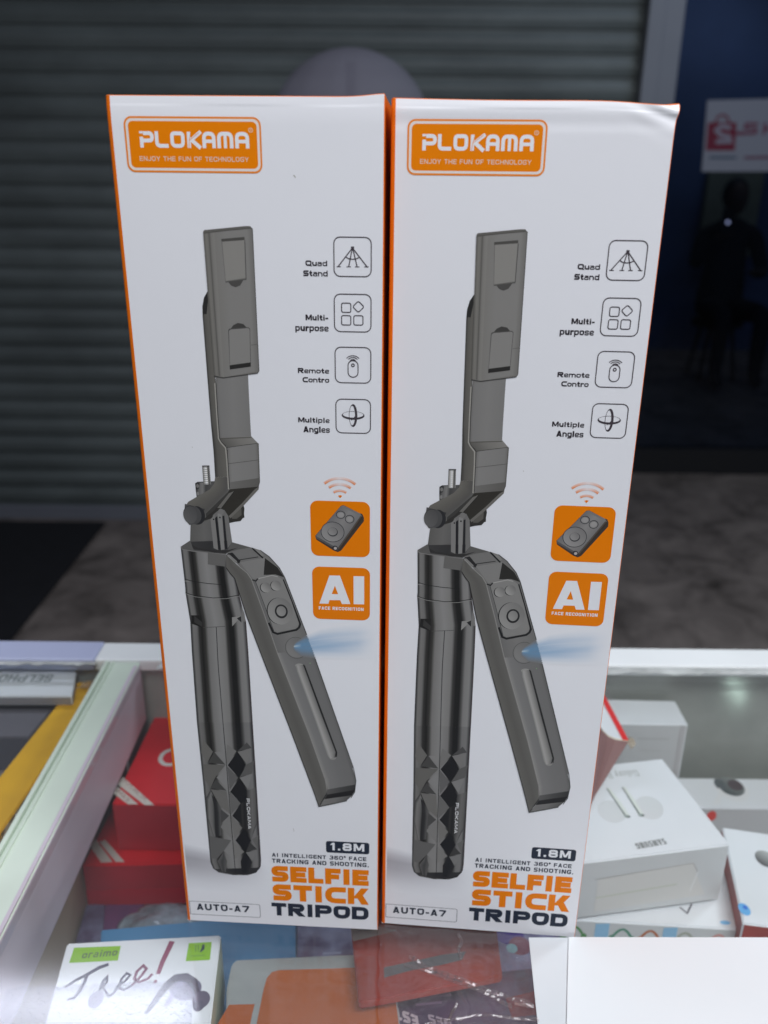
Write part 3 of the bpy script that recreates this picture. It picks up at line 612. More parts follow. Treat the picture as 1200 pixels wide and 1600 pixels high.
n = len(q); fs = [(i, i+1, n+i+1, n+i) for i in range(n-1)]
mesh('side_wall', [(x, y, zf-.0001) for x, y in q]+lower, fs, M['brown_pink'], cr, org=oo)
mesh('cut_edge', [(x, y, zf+.0002) for x, y in q]+[(x-.0002, y-.0007, zf-.0004) for x, y in q], [(i, i+1, n+i+1, n+i) for i in range(n-1)], mat('cream_cut_edge', (.75, .68, .52), .6), cr, org=oo)
tp = [(0.1601,0.4597),(0.1621,0.4564),(0.1623,0.4511),(0.1575,0.4452),(0.1571,0.4530)]
mesh('film_tip', [(x, y, zf+.0008+.0008*(i % 2)) for i, (x, y) in enumerate(tp)], [(0, 1, 4), (1, 2, 4), (2, 3, 4)], M['wrap'], cr, org=oo)
tp = [(0.1584,0.5174),(0.1592,0.5110),(0.1592,0.5000),(0.1557,0.4984),(0.1546,0.5069)]
mesh('film_tip', [(x, y, zf+.0008+.0008*(i % 2)) for i, (x, y) in enumerate(tp)], [(0, 1, 4), (1, 2, 4), (2, 3, 4)], M['film'], cr, org=oo)

# -- left part of the right counter
def stripes(t, z, W1, W2, txt=True):
    a = topart(t, z)
    for k, W in enumerate((W1, W2)):
        a.poly(W, P(185, 175, 178), 1)
        if txt:
            o = W[3]; ex = ((W[2][0]-W[3][0])*.8, (W[2][1]-W[3][1])*.8); ey = ((W[0][0]-W[3][0])*.5, (W[0][1]-W[3][1])*.5)
            a.textq('PREMIUM' if k else 'EARPHONE', (o[0]+ey[0]*.4+ex[0]*.1, o[1]+ey[1]*.4+ex[1]*.1), ex, ey, P(130, 90, 100), 0.0, 2)
    return a
hz1 = 0.0384
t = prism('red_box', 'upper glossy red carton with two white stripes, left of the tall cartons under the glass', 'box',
          [(-0.1756,0.4462),(-0.0731,0.4453),(-0.0876,0.5577),(-0.1716,0.5605)], -0.055, hz1, M['red_top'], M['red_shaded'], 'stacked red cartons')
a = topart(t, -0.055)
a.poly([(-0.1773,0.4650),(-0.1761,0.4728),(-0.1478,0.4454),(-0.1540,0.4453)], P(195, 188, 188), 1)
a.poly([(-0.1777,0.4561),(-0.1768,0.4630),(-0.1584,0.4459),(-0.1650,0.4458)], P(195, 188, 188), 1)
for q in ([(-0.1746,0.4676),(-0.1538,0.4478),(-0.1738,0.4709),(-0.1524,0.4502)], [(-0.1755,0.4573),(-0.1653,0.4470),(-0.1747,0.4605),(-0.1629,0.4488)]):
    a.textq('SERIES' if q[0][0] > -.17 else 'MAX', q[0], (q[1][0]-q[0][0], q[1][1]-q[0][1]), (q[2][0]-q[0][0], q[2][1]-q[0][1]), P(150, 110, 115), 0.0, 2)
a.ring((*[(-0.1481,0.4945)][0], 0.0075, 0.0085), 0.003, P(200, 198, 198), 1)
a.build('stripe_print', t)
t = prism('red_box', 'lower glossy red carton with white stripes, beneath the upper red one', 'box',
          [(-0.1955, 0.4330), (-0.06, 0.4395), (-0.07, 0.530), (-0.190, 0.525)], -0.0945, 0.0345, M['red_top'], M['red_shaded'], 'stacked red cartons')
a = topart(t, -0.0945)
a.poly([(-0.1956,0.4500),(-0.1945,0.4571),(-0.1765,0.4364),(-0.1839,0.4358)], P(185, 182, 184), 1)
a.poly([(-0.1909,0.4542),(-0.1878,0.4566),(-0.1685,0.4365),(-0.1744,0.4365)], P(185, 182, 184), 1)
a.build('stripe_print', t)
a = faceart(t, (-0.1955, 0.4330), (-0.06, 0.4395), -0.0945)
a.poly([(0.0, .021), (.12, .021), (.12, .0344), (0.0, .0344)], (0.60, 0.010, 0.03), 1); a.build('red_band', t)

t = prism('magenta_box', 'dark magenta carton seen below the red cartons under the glass', 'box',
          [(-0.1747,0.3995),(-0.1465,0.3998),(-0.1552,0.4266),(-0.1813,0.4262)], -0.12, 0.05, M['magenta'], M['magenta'])
t = prism('navy_box', 'dark navy carton beside the magenta one in the left corner of the counter', 'box',
          [(max(-.1955, x), y) for x, y in [(-0.1928,0.4013),(-0.1754,0.4015),(-0.1829,0.4310),(-0.2003,0.4308)]], -0.125, 0.045, M['bluepurple'], M['bluepurple'])
# crumpled bag of bubble wrap
bm = bmesh.new(); bmesh.ops.create_icosphere(bm, subdivisions=4, radius=1.0)
for v in bm.verts:
    n_ = noise.noise(v.co*2.5)*.22+noise.noise(v.co*7)*.07
    v.co = Vector((v.co.x*(1+n_)*.033, v.co.y*(1+n_)*.022, v.co.z*(1+n_)*.016))
W_ = [(-0.1338,0.4042)]
o = bm_obj('bubble_wrap', bm, mat('grey_bubble_wrap', (.30, .36, .42), .25, noise_amt=.5, noise_scale=60, bump=.8, bump_scale=160, coat=.6), None, True, (W_[0][0], W_[0][1], -0.125))
tag(o, 'crumpled grey bubble wrap bag between the red cartons and the free earphone box', 'packaging')

t = prism('blue_box', 'plain blue carton under the glass just in front of the left tall carton', 'box',
          [(-0.1441,0.3069),(-0.0424,0.3080),(-0.0495,0.3790),(-0.1597,0.3652)], -0.075, 0.09, M['blue'], M['blue'])
t = prism('printed_box', 'blurry blue and violet printed carton between the blue and the red orange ones', 'box',
          [(-0.0424,0.3103),(0.0160,0.3109),(0.0176,0.3780),(-0.0495,0.3818)], -0.078, 0.085, M['bluepurple'], M['bluepurple'])
a = topart(t, -0.078)
for k in range(9):
    x0 = random.uniform(-.032, -.018); yy = .305+k*.006
    a.line([(x0, yy), (x0+random.uniform(.008, .016), yy+.0006)], .0011, P(125, 130, 160), 1)
a.build('top_print', t)

# free earphone box
zf = -0.03
t = prism('free_gift_box', 'white carton with lime green labels and hand lettered Free! near the lower left corner', 'box',
          [(-0.1512,0.2725),(-0.0763,0.2733),(-0.0805,0.3223),(-0.1563,0.3163)], -0.03, 0.040, M['white_carton'], mat('pale_green_side', (.50, .55, .40), .5))
a = topart(t, zf)
lime = (0.26, 0.52, 0.02)
a.poly([(-0.1518,0.3133),(-0.1290,0.3147),(-0.1280,0.3062),(-0.1513,0.3045)], lime, 1)
q = [(-0.1462,0.3071),(-0.1295,0.3091),(-0.1463,0.3111)]
a.textq('oraimo', q[0], (q[1][0]-q[0][0], q[1][1]-q[0][1]), (q[2][0]-q[0][0], q[2][1]-q[0][1]), P(75, 95, 60), .015, 2, 1.05)
a.poly([(-0.0955,0.3167),(-0.0842,0.3176),(-0.0831,0.3071),(-0.0948,0.3062)], lime, 1)
a.line([(-0.0918,0.3156),(-0.0910,0.3118)], .0005, P(90, 120, 60), 2); a.line([(-0.0905,0.3156),(-0.0897,0.3118)], .0005, P(90, 120, 60), 2)
a.line([(-0.0880,0.3160),(-0.0878,0.3134),(-0.0887,0.3115)], [.0012, .0016, .0006], P(40, 60, 60), 2)
a.line([(-0.0930,0.3092),(-0.0861,0.3097)], .0005, P(90, 130, 60), 2)
ik = P(62, 60, 80); ik2 = P(105, 55, 82)
a.line([(-0.1485,0.2911),(-0.1449,0.2950),(-0.1400,0.2985),(-0.1359,0.3021),(-0.1318,0.3040)], [.0012, .0016, .0018, .002, .0018], ik, 2)
a.line([(-0.1402,0.2992),(-0.1403,0.2940),(-0.1410,0.2889),(-0.1423,0.2855),(-0.1453,0.2848)], [.0014, .0018, .0018, .0016, .0012], ik, 3)
a.line([(-0.1319,0.2866),(-0.1316,0.2907),(-0.1315,0.2951),(-0.1305,0.2969),(-0.1297,0.2941),(-0.1311,0.2917),(-0.1287,0.2890),(-0.1266,0.2870),(-0.1246,0.2884),(-0.1239,0.2921)], .0013, ik, 4)
a.line([(-0.1239,0.2921),(-0.1211,0.2949),(-0.1198,0.2981),(-0.1216,0.2991),(-0.1232,0.2959),(-0.1231,0.2914),(-0.1203,0.2901),(-0.1173,0.2925)], .0013, ik, 5)
a.line([(-0.1173,0.2925),(-0.1144,0.2974),(-0.1128,0.3017),(-0.1148,0.3035),(-0.1170,0.3002),(-0.1171,0.2960),(-0.1142,0.2943),(-0.1105,0.2964),(-0.1093,0.2989)], .0014, ik2, 6)
a.line([(-0.1041,0.3177),(-0.1050,0.3120),(-0.1060,0.3057),(-0.1065,0.2989)], [.0028, .0026, .0024, .002], P(122, 62, 88), 7)
a.ell((*[(-0.1067,0.2947)][0], .0009, .0011), P(122, 80, 100), 7)
a.line([(-0.1069,0.2781),(-0.1038,0.2859),(-0.1005,0.2934),(-0.0974,0.2969),(-0.0929,0.2973),(-0.0890,0.2949),(-0.0860,0.2895),(-0.0837,0.2855)], [.002, .003, .0036, .004, .0045, .0045, .003, .002], P(62, 60, 76), 2)
a.line([(-0.0988,0.2814),(-0.0964,0.2887),(-0.0940,0.2942)], [.002, .003, .003], P(140, 138, 165), 3)
a.ell((*[(-0.0831,0.2855)][0], .0042, .0046), P(85, 80, 100), 4); a.ell((*[(-0.0836,0.2822)][0], .0026, .0028), P(75, 72, 92), 5)
a.ell((*[(-0.0915,0.2911)][0], .0075, .0062), [P(130, 128, 150), P(96, 94, 118)], 1)
a.ell((*[(-0.1320,0.2849)][0], .0035, .0045), [P(95, 90, 115), P(130, 128, 150)], 6)
a.build('top_print', t)
# crinkly clear film with a row of raised bubbles lying over it
def crinkle(name, pts_w, z, m, label, cat, nx=60, ny=40, amp=.0012, sc=60, seed=1):
    (ax, ay), (bx, by), (cx, cy), (dx, dy) = pts_w; vs = []; fs = []
    ox, oy = (ax+cx)/2, (ay+cy)/2
    for j in range(ny+1):
        for i in range(nx+1):
            s = i/nx; r = j/ny
            x = (ax*(1-s)+bx*s)*(1-r)+(dx*(1-s)+cx*s)*r; y = (ay*(1-s)+by*s)*(1-r)+(dy*(1-s)+cy*s)*r
            e = .5-.5*cos(2*pi*min(1, 6*min(s, 1-s, r, 1-r)/2))
            zz = abs(noise.noise(Vector((x*sc, y*sc, seed))))*amp+abs(noise.noise(Vector((x*sc*.4, y*sc*1.6, seed+4))))*amp*1.2
            jx = noise.noise(Vector((x*150, y*150, 9)))*.0012 if (i in (0, nx)) else 0; jy = noise.noise(Vector((x*150, y*150, 5)))*.0012 if (j in (0, ny)) else 0
            vs.append((x-ox+jx, y-oy+jy, zz*e))
    for j in range(ny):
        for i in range(nx): k = j*(nx+1)+i; fs.append((k, k+1, k+nx+2, k+nx+1))
    o = mesh(name, vs, fs, m, None, smooth=True); o.location = (ox, oy, z); return tag(o, label, cat)
crinkle('bubble_film', [(-0.1705,0.2459),(-0.0788,0.2469),(-0.0888,0.2941),(-0.1746,0.2886)], -0.0275, clear('frosted_bubble_film', (.92, .92, .97), 1.5, .22, .08, (.8, .8, .9), 1.0, 300),
        'frosted clear bubble film lying over the hand lettered free gift box', 'film', 70, 50, .0012, 120, 2)

# orange and pale carton in the front middle
t = prism('orange_box', 'pale carton with large rounded orange print, front middle under the glass', 'box',
          [(-0.0703,0.2722),(0.0114,0.2731),(0.0063,0.3249),(-0.0197,0.3242),(-0.0732,0.3205),(-0.0751,0.3178),(-0.0752,0.3035)], -0.045, 0.05, M['pale'], M['pale'])
a = topart(t, -0.045)
orc = (0.46, 0.105, 0.014)
a.poly([(-0.0577,0.2850),(-0.0550,0.2723),(0.0108,0.2731),(0.0063,0.3169),(-0.0106,0.3163),(-0.0506,0.3143),(-0.0540,0.3132),(-0.0561,0.3098),(-0.0569,0.3037)], orc, 1)
a.poly([(-0.0761,0.2848),(-0.0724,0.2948),(-0.0601,0.2953),(-0.0606,0.2899),(-0.0607,0.2849),(-0.0591,0.2723),(-0.0767,0.2721)], orc, 1)
a.poly([(-0.0569,0.3037),(-0.0577,0.2850),(-0.0550,0.2723),(-0.0503,0.2724),(-0.0525,0.2985),(-0.0546,0.3055)], (0.44, 0.10, 0.008), 2)
a.build('orange_print', t)

# red orange carton with grey stripe
t = prism('red_orange_box', 'red orange carton with a grey diagonal band beneath the crinkled film, front middle', 'box',
          [(-0.0094,0.2882),(0.0024,0.2904),(0.0602,0.3035),(0.0608,0.3441),(-0.0162,0.3431)], -0.034, 0.005, M['redorange'], M['redorange'])
a = topart(t, -0.034)
a.poly([(0.0023,0.3072),(0.0150,0.3106),(0.0312,0.3149),(0.0435,0.3170),(0.0412,0.3121),(0.0308,0.3090),(0.0149,0.3055),(0.0024,0.3014)], (0.11, 0.12, 0.125), 1)
a.poly([(-0.0158,0.3347),(-0.0134,0.3224),(0.0089,0.3294),(0.0022,0.3313)], (0.42, 0.34, 0.30), 1)
a.build('top_print', t)
t = prism('dark_purple_box', 'dark purple carton with upside down white lettering at the bottom middle edge', 'box',
          [(0.0002,0.2810),(0.0846,0.2819),(0.0863,0.3275),(0.0356,0.3212),(-0.0001,0.3133)], -0.056, 0.06, M['purple'], M['purple'])
a = topart(t, -0.056)
q = [(0.0190,0.2983),(0.0073,0.3034),(0.0194,0.3025)]
a.textq('EST', q[0], (q[1][0]-q[0][0], q[1][1]-q[0][1]), (.0008, -.0062), P(170, 160, 175), .04, 2)
q = [(0.0352,0.2964),(0.0241,0.2997)]
a.textq('NES', q[0], (q[1][0]-q[0][0], q[1][1]-q[0][1]), (.0008, -.0052), P(150, 140, 160), .03, 2)
for x0, y0, x1, y1 in [[(0.0203,0.3081),(0.0365,0.3105)][0]+[(0.0203,0.3081),(0.0365,0.3105)][1], [(0.0185,0.3045),(0.0314,0.3061)][0]+[(0.0185,0.3045),(0.0314,0.3061)][1]]:
    a.line([(x0, y0), (x1, y1)], .0014, P(120, 100, 135), 1)
a.poly([(0.0638,0.3086),(0.0800,0.3132),(0.0801,0.3000),(0.0656,0.2981)], (0.30, 0.03, 0.04), 1)
a.line([(0.0679,0.3058),(0.0766,0.3042)], .0016, P(190, 150, 155), 2); a.poly([(0.0000,0.3043),(0.0045,0.3051),(0.0039,0.2810),(0.0002,0.2810)], P(100, 20, 45), 1)
a.build('top_print', t)
t = prism('violet_box', 'violet grey printed carton with small red labels, right of the red orange carton', 'box',
          [(0.0582,0.3133),(0.0953,0.3193),(0.1016,0.3710),(0.0574,0.3704)], -0.062, 0.06, M['bluepurple'], M['bluepurple'])
a = topart(t, -0.062)
a.ell((*[(0.0766,0.3454)][0], .006, .006), P(100, 55, 75)); a.ell((*[(0.0721,0.3437)][0], .003, .003), P(110, 150, 165), 3); a.ell((*[(0.0719,0.3521)][0], .008, .006), P(60, 45, 120), 0.5)
a.poly([(0.0713,0.3228),(0.0810,0.3248),(0.0812,0.3180),(0.0711,0.3164)], (0.34, 0.03, 0.05), 2)
a.build('top_print', t)

# clear film on the glass, with rolled creases
film = crinkle('clear_film', [(0.0002,0.2395),(0.0659,0.2402),(0.0710,0.2956),(-0.0004,0.3012)], 0.0006, M['film'],
        'crinkled clear plastic film spread on the glass in front of the right tall carton', 'film', 90, 60, .0022, 38, 1)
bm = bmesh.new()
for path, r in (([(0.0136,0.2829),(0.0203,0.2783),(0.0303,0.2736),(0.0425,0.2683),(0.0544,0.2635),(0.0657,0.2588)], .0011), ([(0.0112,0.2785),(0.0236,0.2751),(0.0356,0.2695),(0.0488,0.2634),(0.0564,0.2587)], .0008),
                ([(0.0192,0.2500),(0.0289,0.2525),(0.0411,0.2546),(0.0531,0.2539),(0.0669,0.2529)], .0007), ([(0.0365,0.2950),(0.0379,0.2915),(0.0359,0.2873),(0.0367,0.2829)], .0008), ([(0.0288,0.2502),(0.0308,0.2560),(0.0332,0.2596)], .0008)):
    for i in range(len(path)-1):
        k = 4
        for j in range(k):
            p0 = [path[i][c]+(path[i+1][c]-path[i][c])*j/k for c in (0, 1)]; p1 = [path[i][c]+(path[i+1][c]-path[i][c])*(j+1)/k for c in (0, 1)]
            tube(bm, (*p0, .0016+.0005*sin(i*3+j)), (*p1, .0016+.0005*sin(i*3+j+1)), r*(.7+.5*random.random()), None, 6)
me = bpy.data.meshes.new('rolled_crease'); bm.to_mesh(me); bm.free(); me.materials.append(M['film'])
cz = link('rolled_crease', me, film); cz.matrix_parent_inverse = Matrix.Translation(-Vector(film.location))

crinkle('clear_film', [(-0.0626,0.2424),(-0.0008,0.2431),(-0.0021,0.2963),(-0.0732,0.2926)], -0.0125, clear('thin_clear_film', (.95, .95, .96), 1.45, .12, .03, (.7, .7, .75), .8, 40),
        'loose thin clear film over the pale and orange carton, left of the red orange carton', 'film', 60, 44, .0018, 34, 6)
# white sheets lying on the glass, right foreground
def sheet(name, pts, z, th, m, label):
    cx = sum(p[0] for p in pts)/len(pts); cy = sum(p[1] for p in pts)/len(pts); n = len(pts)
    vs = [(x, y, z+th) for x, y in pts]+[(x, y, z) for x, y in pts]
    fs = [tuple(range(n)), tuple(reversed(range(n, 2*n)))]+[(i, n+i, n+(i+1) % n, (i+1) % n) for i in range(n)]
    me = bpy.data.meshes.new(name); me.from_pydata([(x-cx, y-cy, zz) for x, y, zz in vs], [], fs); me.materials.append(m)
    return tag(link(name, me, None, (cx, cy, 0)), label, 'sheet')
sheet('white_sheet', [(0.0691,0.2944),(0.2196,0.2962),(0.1771,0.2121),(0.0635,0.2109)], .0004, .0008, mat('milky_sheet', (.70, .73, .75), .4, noise_amt=.04, noise_scale=14), 'lower milky white sheet whose left edge shows beside the clear film')
sheet('white_sheet', [(0.0875,0.2942),(0.2223,0.2956),(0.1807,0.2144),(0.0697,0.2110),(0.0823,0.2704)], .0014, .0006, mat('white_sheet', (.86, .88, .89), .3, noise_amt=.03, noise_scale=9, bump=.05, bump_scale=10), 'upper bright white sheet lying on the glass at the lower right corner')

# -- left counter
t = prism('yellow_box', 'long yellow carton lying beside the pale green divider beam in the left counter', 'box',
          [(-0.2254,0.5343),(-0.2068,0.5363),(-0.2113,0.4426),(-0.2155,0.3806),(-0.2199,0.3224),(-0.2455,0.3221),(-0.2363,0.4298)], -0.02, 0.06, M['yellow'], mat('dull_brown_side', (.22, .14, .05), .5))
q = [(-0.2033,0.5271),(-0.1999,0.5470),(-0.1992,0.5289)]
wf = crinkle('clear_wrap', [(-0.2111,0.3095),(-0.1975,0.3066),(-0.1900,0.5352),(-0.2018,0.5165)], -0.0125, M['wrap'], 'brownish clear plastic wrap along the right side of the yellow carton', 'film', 16, 160, .006, 90, 3)
wf2 = crinkle('clear_wrap', [(-0.2200,0.5213),(-0.2016,0.5224),(-0.1953,0.5448),(-0.2036,0.5411)], -0.0165, M['wrap'], 'folded clear plastic wrap end behind the yellow carton', 'film', 20, 12, .003, 90, 5)
t = prism('lettered_box', 'white carton with upside down grey lettering in the back left corner', 'box',
          [(-0.3808,0.5015),(-0.2165,0.5045),(-0.2252,0.5407),(-0.3931,0.5374)], -0.012, 0.0078, M['white_carton'], mat('mid_grey_side', (.30, .29, .30), .5))
a = topart(t, -0.012)
q = [(-0.2381,0.5217),(-0.3008,0.5206),(-0.2411,0.5300)]
a.textq('SELPHO PRO', (q[0][0], q[0][1]+.0095), (q[1][0]-q[0][0], 0), (0, -.0095), P(120, 128, 134), .01, 1)
a.build('top_print', t)
t = prism('grey_box', 'dark grey carton below the lettered white one at the left edge', 'box',
          [(-0.3636,0.4691),(-0.2349,0.4712),(-0.2311,0.5041),(-0.3742,0.5016)], -0.022, 0.027, mat('dark_grey_top', (.115, .108, .125), .5, noise_amt=.1, noise_scale=20), mat('dark_grey_top2', (.10, .10, .12), .5))
t = prism('phone_box', 'slate carton with a picture of a three lens phone camera at the left edge', 'box',
          [(min(-.2385, x), y) for x, y in [(-0.3009,0.3545),(-0.1393,0.3566),(-0.1839,0.5144),(-0.3961,0.5123)]], -0.05, 0.05, mat('slate_carton', (.12, .125, .155), .5, noise_amt=.15, noise_scale=18), mat('slate_side', (.1, .1, .13), .5))
a = topart(t, -0.05)
a.poly([(-0.2719,0.4924),(-0.2523,0.4927),(-0.2566,0.5094),(-0.2793,0.5098)], P(100, 103, 120), 1)
for c in ([(-0.2684,0.5055)], [(-0.2616,0.5012)], [(-0.2643,0.4968)]): a.ell((*c[0], .0021, .0025), P(45, 46, 55), 3)
a.ell((*[(-0.2533,0.4843)][0], .005, .006), P(118, 124, 138), 1); a.poly([(-0.2573,0.4583),(-0.2525,0.4714),(-0.2549,0.4815),(-0.2683,0.4840)], P(112, 108, 118), 2)
a.build('top_print', t)

# ------------------------------------------------------------------ the two tall cartons
BW, BH, BD = 90.0, 351.7, 88.0
def make_carton(label, x, y, ang, dent):
    t = thing('product_carton', label, 'product box', (x, y, 0.0004), ang, 'tall tripod product cartons')
    def dfm(u, y, v):
        # top lip bends back a little; the right carton has a crushed upper right corner
        if v > 343: y += 0.6*((v-343)/8.7)**2*math.exp(-max(0, y)/6)
        y += 0.10*sin(u*.09+v*.02)*math.exp(-max(0, y)/8)*(1 if v > 349 else 0)
        if dent:
            g = math.exp(-((BW-u)/9)**2-((BH-v)/7)**2); w_ = math.exp(-max(0, y)/10)
            y += (1.5*g*sin((u*0.42+v*0.95)*1.0)+1.8*g*math.exp(-((BW-u)/6)**2))*w_*.42
            v -= 1.8*math.exp(-((BW-u)/16)**2)*math.exp(-((BH-v)/5)**2)*math.exp(-max(0, y)/25)
            v += 0.5*math.exp(-((BW-u)/2.2)**2)*math.exp(-((BH-v)/3)**2)
            u += 1.0*math.exp(-((BH-v-2)/4)**2)*math.exp(-((BW-u)/4)**2)
            v -= 0.55*sin(u*pi/BW)*math.exp(-((BH-v)/3)**2)
            if v > 342: y += 0.16*sin((v-342)*.75)*math.exp(-max(0, y)/8)
        else:
            v += 0.9*math.exp(-((BW-u)/7)**2)*math.exp(-((BH-v)/3)**2)*math.exp(-max(0, y)/20)
            u += 0.25*math.exp(-((BW-u)/4)**2)*math.exp(-(v/4)**2)
        return u, y, v
    def grid(name, fn, nu, nv, m):
        vs = []
        for j in range(nv+1):
            for i in range(nu+1):
                u, y, v = dfm(*fn(i/nu, j/nv)); vs.append((u/1000, y/1000, v/1000))
        fs = [(j*(nu+1)+i, j*(nu+1)+i+1, (j+1)*(nu+1)+i+1, (j+1)*(nu+1)+i) for j in range(nv) for i in range(nu)]
        return mesh(name, vs, fs, m, t, smooth=True)
    RL, RR = 1.45, 0.22
    def vv(s):                      # rows packed towards the top
        return BH*(1-(1-s)**2.2) if s < 1 else BH
    TOPV = BH-0.22
    grid('front_panel', lambda s, r: (RL+(BW-RR-RL)*s, 0.0, TOPV*(1-(1-r)**2.4)), 70, 120, M['white_board'])
    def side(us, r, left):
        v = TOPV*(1-(1-r)**2.4)
        if us < .4:
            a_ = us/.4*pi/2
            return (RL-RL*sin(a_), RL*0.55-RL*0.55*cos(a_), v) if left else (BW-RR+RR*sin(a_), RR-RR*cos(a_), v)
        q = (us-.4)/.6; y0 = RL*0.55 if left else RR
        return (0 if left else BW, y0+(BD-y0)*q, v)
    grid('side_panel', lambda s, r: side(s, r, True), 20, 70, M['orange_board'])
    grid('side_panel', lambda s, r: side(s, r, False), 20, 70, M['orange_board'])
    def topf(s, r):
        u = RL*0.3+(BW-RR-RL*0.3)*s
        if r < .2: a_ = r/.2*pi/2; return (u, .45-.45*cos(a_), TOPV+.22*sin(a_))
        return (u, .45+(BD-.45)*(r-.2)/.8, BH)
    grid('top_panel', topf, 40, 24, M['orange_board'])
    grid('back_panel', lambda s, r: (BW*s, BD, BH*r), 6, 12, M['white_board'])
    grid('bottom_panel', lambda s, r: (BW*s, BD*r, 0), 4, 4, M['grey_board'])
    return t
def mp(u, v, L): return Vector((u/1000, -0.00006-L, v/1000))
OR = P(210, 104, 0); NV = P(28, 36, 52); WH = (0.775, 0.785, 0.81); GR = P(54, 50, 58)
parts = []
def A(): return Art(mp)
def fin(a, name): parts.append(a.build(name, None))

# logo plate
a = A(); bb = (5.34,328.64,50.20,345.48)
a.poly(a.rrect(bb, 2.6), P(205, 112, 40), 1)
def ins(b, d): return (b[0]+d, b[1]+d, b[2]-d, b[3]-d)
a.poly(a.rrect(ins(bb, .62), 2.0), (.76, .70, .66), 2); a.poly(a.rrect(ins(bb, 1.4), 1.5), P(211, 107, 2), 3)
fin(a, 'logo_plate')
a = A(); x0, y0, x1, y1 = (10.06,336.16,46.20,341.06); W_ = x1-x0; Hh = y1-y0; sw = Hh*.235
xs = [(10.07,336.30,46.20,341.06)[0]]
def X(f): return x0+W_*f
h2 = sw/2; yt = y1-h2; yb = y0+h2; ym = (y0+y1)/2-Hh*.02
def seg(pts, r=sw*.9, c=WH): a.line(roundpath(pts, r), sw, c, 4)
xa, xb = X(.006)+h2, X(.135)-h2
seg([(xa, y0), (xa, y0+Hh*.66)]); a.line([(xa, y1-Hh*.14), (xa, y1)], sw, WH, 4)
seg([(xa+sw*.55, yt), (xb, yt), (xb, ym-sw*.2), (xa, ym-sw*.2)])
xa, xb = X(.145)+h2, X(.265); seg([(xa, y1), (xa, yb), (xb, yb)])
xa, xb = X(.285)+h2, X(.415)-h2; o_ = roundpath([((xa+xb)/2, yt), (xb, yt), (xb, yb), (xa, yb), (xa, yt), ((xa+xb)/2+.001, yt)], sw*1.1); a.line(o_, sw, WH, 4)
xa = X(.438)+h2
a.line([(xa, y0), (xa, y1-Hh*.02)], sw, WH, 4)
a.line([(xa+sw*.35, ym-Hh*.05), (X(.565), y1)], sw*.95, WH, 4); a.line([(xa+sw*.55, ym+Hh*.04), (X(.565)-sw*.25, y0)], sw*1.05, WH, 4)
a.line([(xa-sw*.12, y0), (xa+sw*.1, ym-Hh*.02), (xa+sw*.62, y1-Hh*.10)], sw*.16, P(211, 107, 2), 6); a.line([(xa+sw*.1, ym-Hh*.02), (X(.565)-sw*.5, y1-Hh*.06)], sw*.13, P(211, 107, 2), 6)
def letA(f0, f1):
    xa, xb = X(f0)+h2, X(f1)-h2; seg([(xa, y0), (xa, yt), (xb, yt), (xb, y0)], sw*1.2); a.line([(xa+h2, ym-Hh*.06), (xb-h2, ym-Hh*.06)], sw*.9, WH, 4)
letA(.575, .695)
xa, xb = X(.71)+h2, X(.855)-h2; xm = (xa+xb)/2; seg([(xa, y0), (xa, yt), (xb, yt), (xb, y0)], sw*1.2); a.line([(xm, yt-h2), (xm, y0)], sw*.85, WH, 4)
letA(.872, .999)
a.ring((46.78,341.62,0.66,0.60), .22, (.72, .55, .42), 4, 16); a.text('R', (46.78,341.62,0.66,0.60)[:1] and (lambda e: (e[0]-e[2]*.35, e[1]-e[3]*.45, e[0]+e[2]*.4, e[1]+e[3]*.45))((46.78,341.62,0.66,0.60)), (.72, .55, .42), .01, 4)
a.text('ENJOY THE FUN OF TECHNOLOGY', (9.68,332.14,45.73,333.55), (.72, .60, .50), 0.0, 4, spacing=1.25)
fin(a, 'logo_lettering')

# feature icons and captions
LW = .36
def icon(bb):
    a = A(); r = a.rrect(bb, 2.1); a.line(r, LW, GR, 1, True); return a
a = icon((73.28,296.38,85.89,309.15))
for q in ([(79.34,305.45),(74.68,299.62)], [(79.47,305.45),(78.28,299.65)], [(79.69,305.45),(81.12,299.67)], [(79.77,305.45),(84.46,299.70)]): a.line(q, .36, GR, 2)
a.poly([(79.07,306.16),(80.12,306.17),(80.12,304.94),(79.06,304.93)], GR, 2); a.line([(77.28,302.76),(78.25,302.23),(79.55,302.03),(80.85,302.20),(82.03,302.79)], .34, GR, 3)
for x in [(74.87,299.56),(78.28,299.59),(81.14,299.61),(84.31,299.64)]: a.line([(x[0]-.75, x[1]), (x[0]+.75, x[1])], .26, GR, 3)
fin(a, 'feature_icon')
a = icon((73.20,277.72,85.90,290.49))
for b in ((75.72,284.36,78.92,287.49), (75.68,280.04,78.90,283.25), (79.93,280.09,83.12,283.30)): a.line(a.rrect(b, .6), .34, GR, 2, True)
e = (81.53,286.32,1.98,1.94); k_ = [(e[0]+e[2], e[1]), (e[0], e[1]+e[3]), (e[0]-e[2], e[1]), (e[0], e[1]-e[3])]
kk = [];
for i in range(4):
    p = Vector(k_[i]); q0 = Vector(k_[i-1]); q1 = Vector(k_[(i+1) % 4]); kk += [(p+(q0-p)*.18)[:], (p+(q0-p)*.06+(q1-p)*.06)[:], (p+(q1-p)*.18)[:]]
a.line(kk, .34, GR, 2, True); fin(a, 'feature_icon')
a = icon((73.27,259.67,85.90,272.31))
a.line(a.rrect((77.84,261.73,81.38,267.63), 1.7), .34, GR, 2, True); a.ring((79.57,266.00,0.50,0.50), .36, GR, 3, 14)
c_ = [(79.57,267.09)][0]
for r_ in (1.15, 1.95, 2.7): a.line([(c_[0]+r_*cos(radians(t_)), c_[1]+r_*.85*sin(radians(t_))) for t_ in range(35, 146, 10)], .28, GR, 3)
fin(a, 'feature_icon')
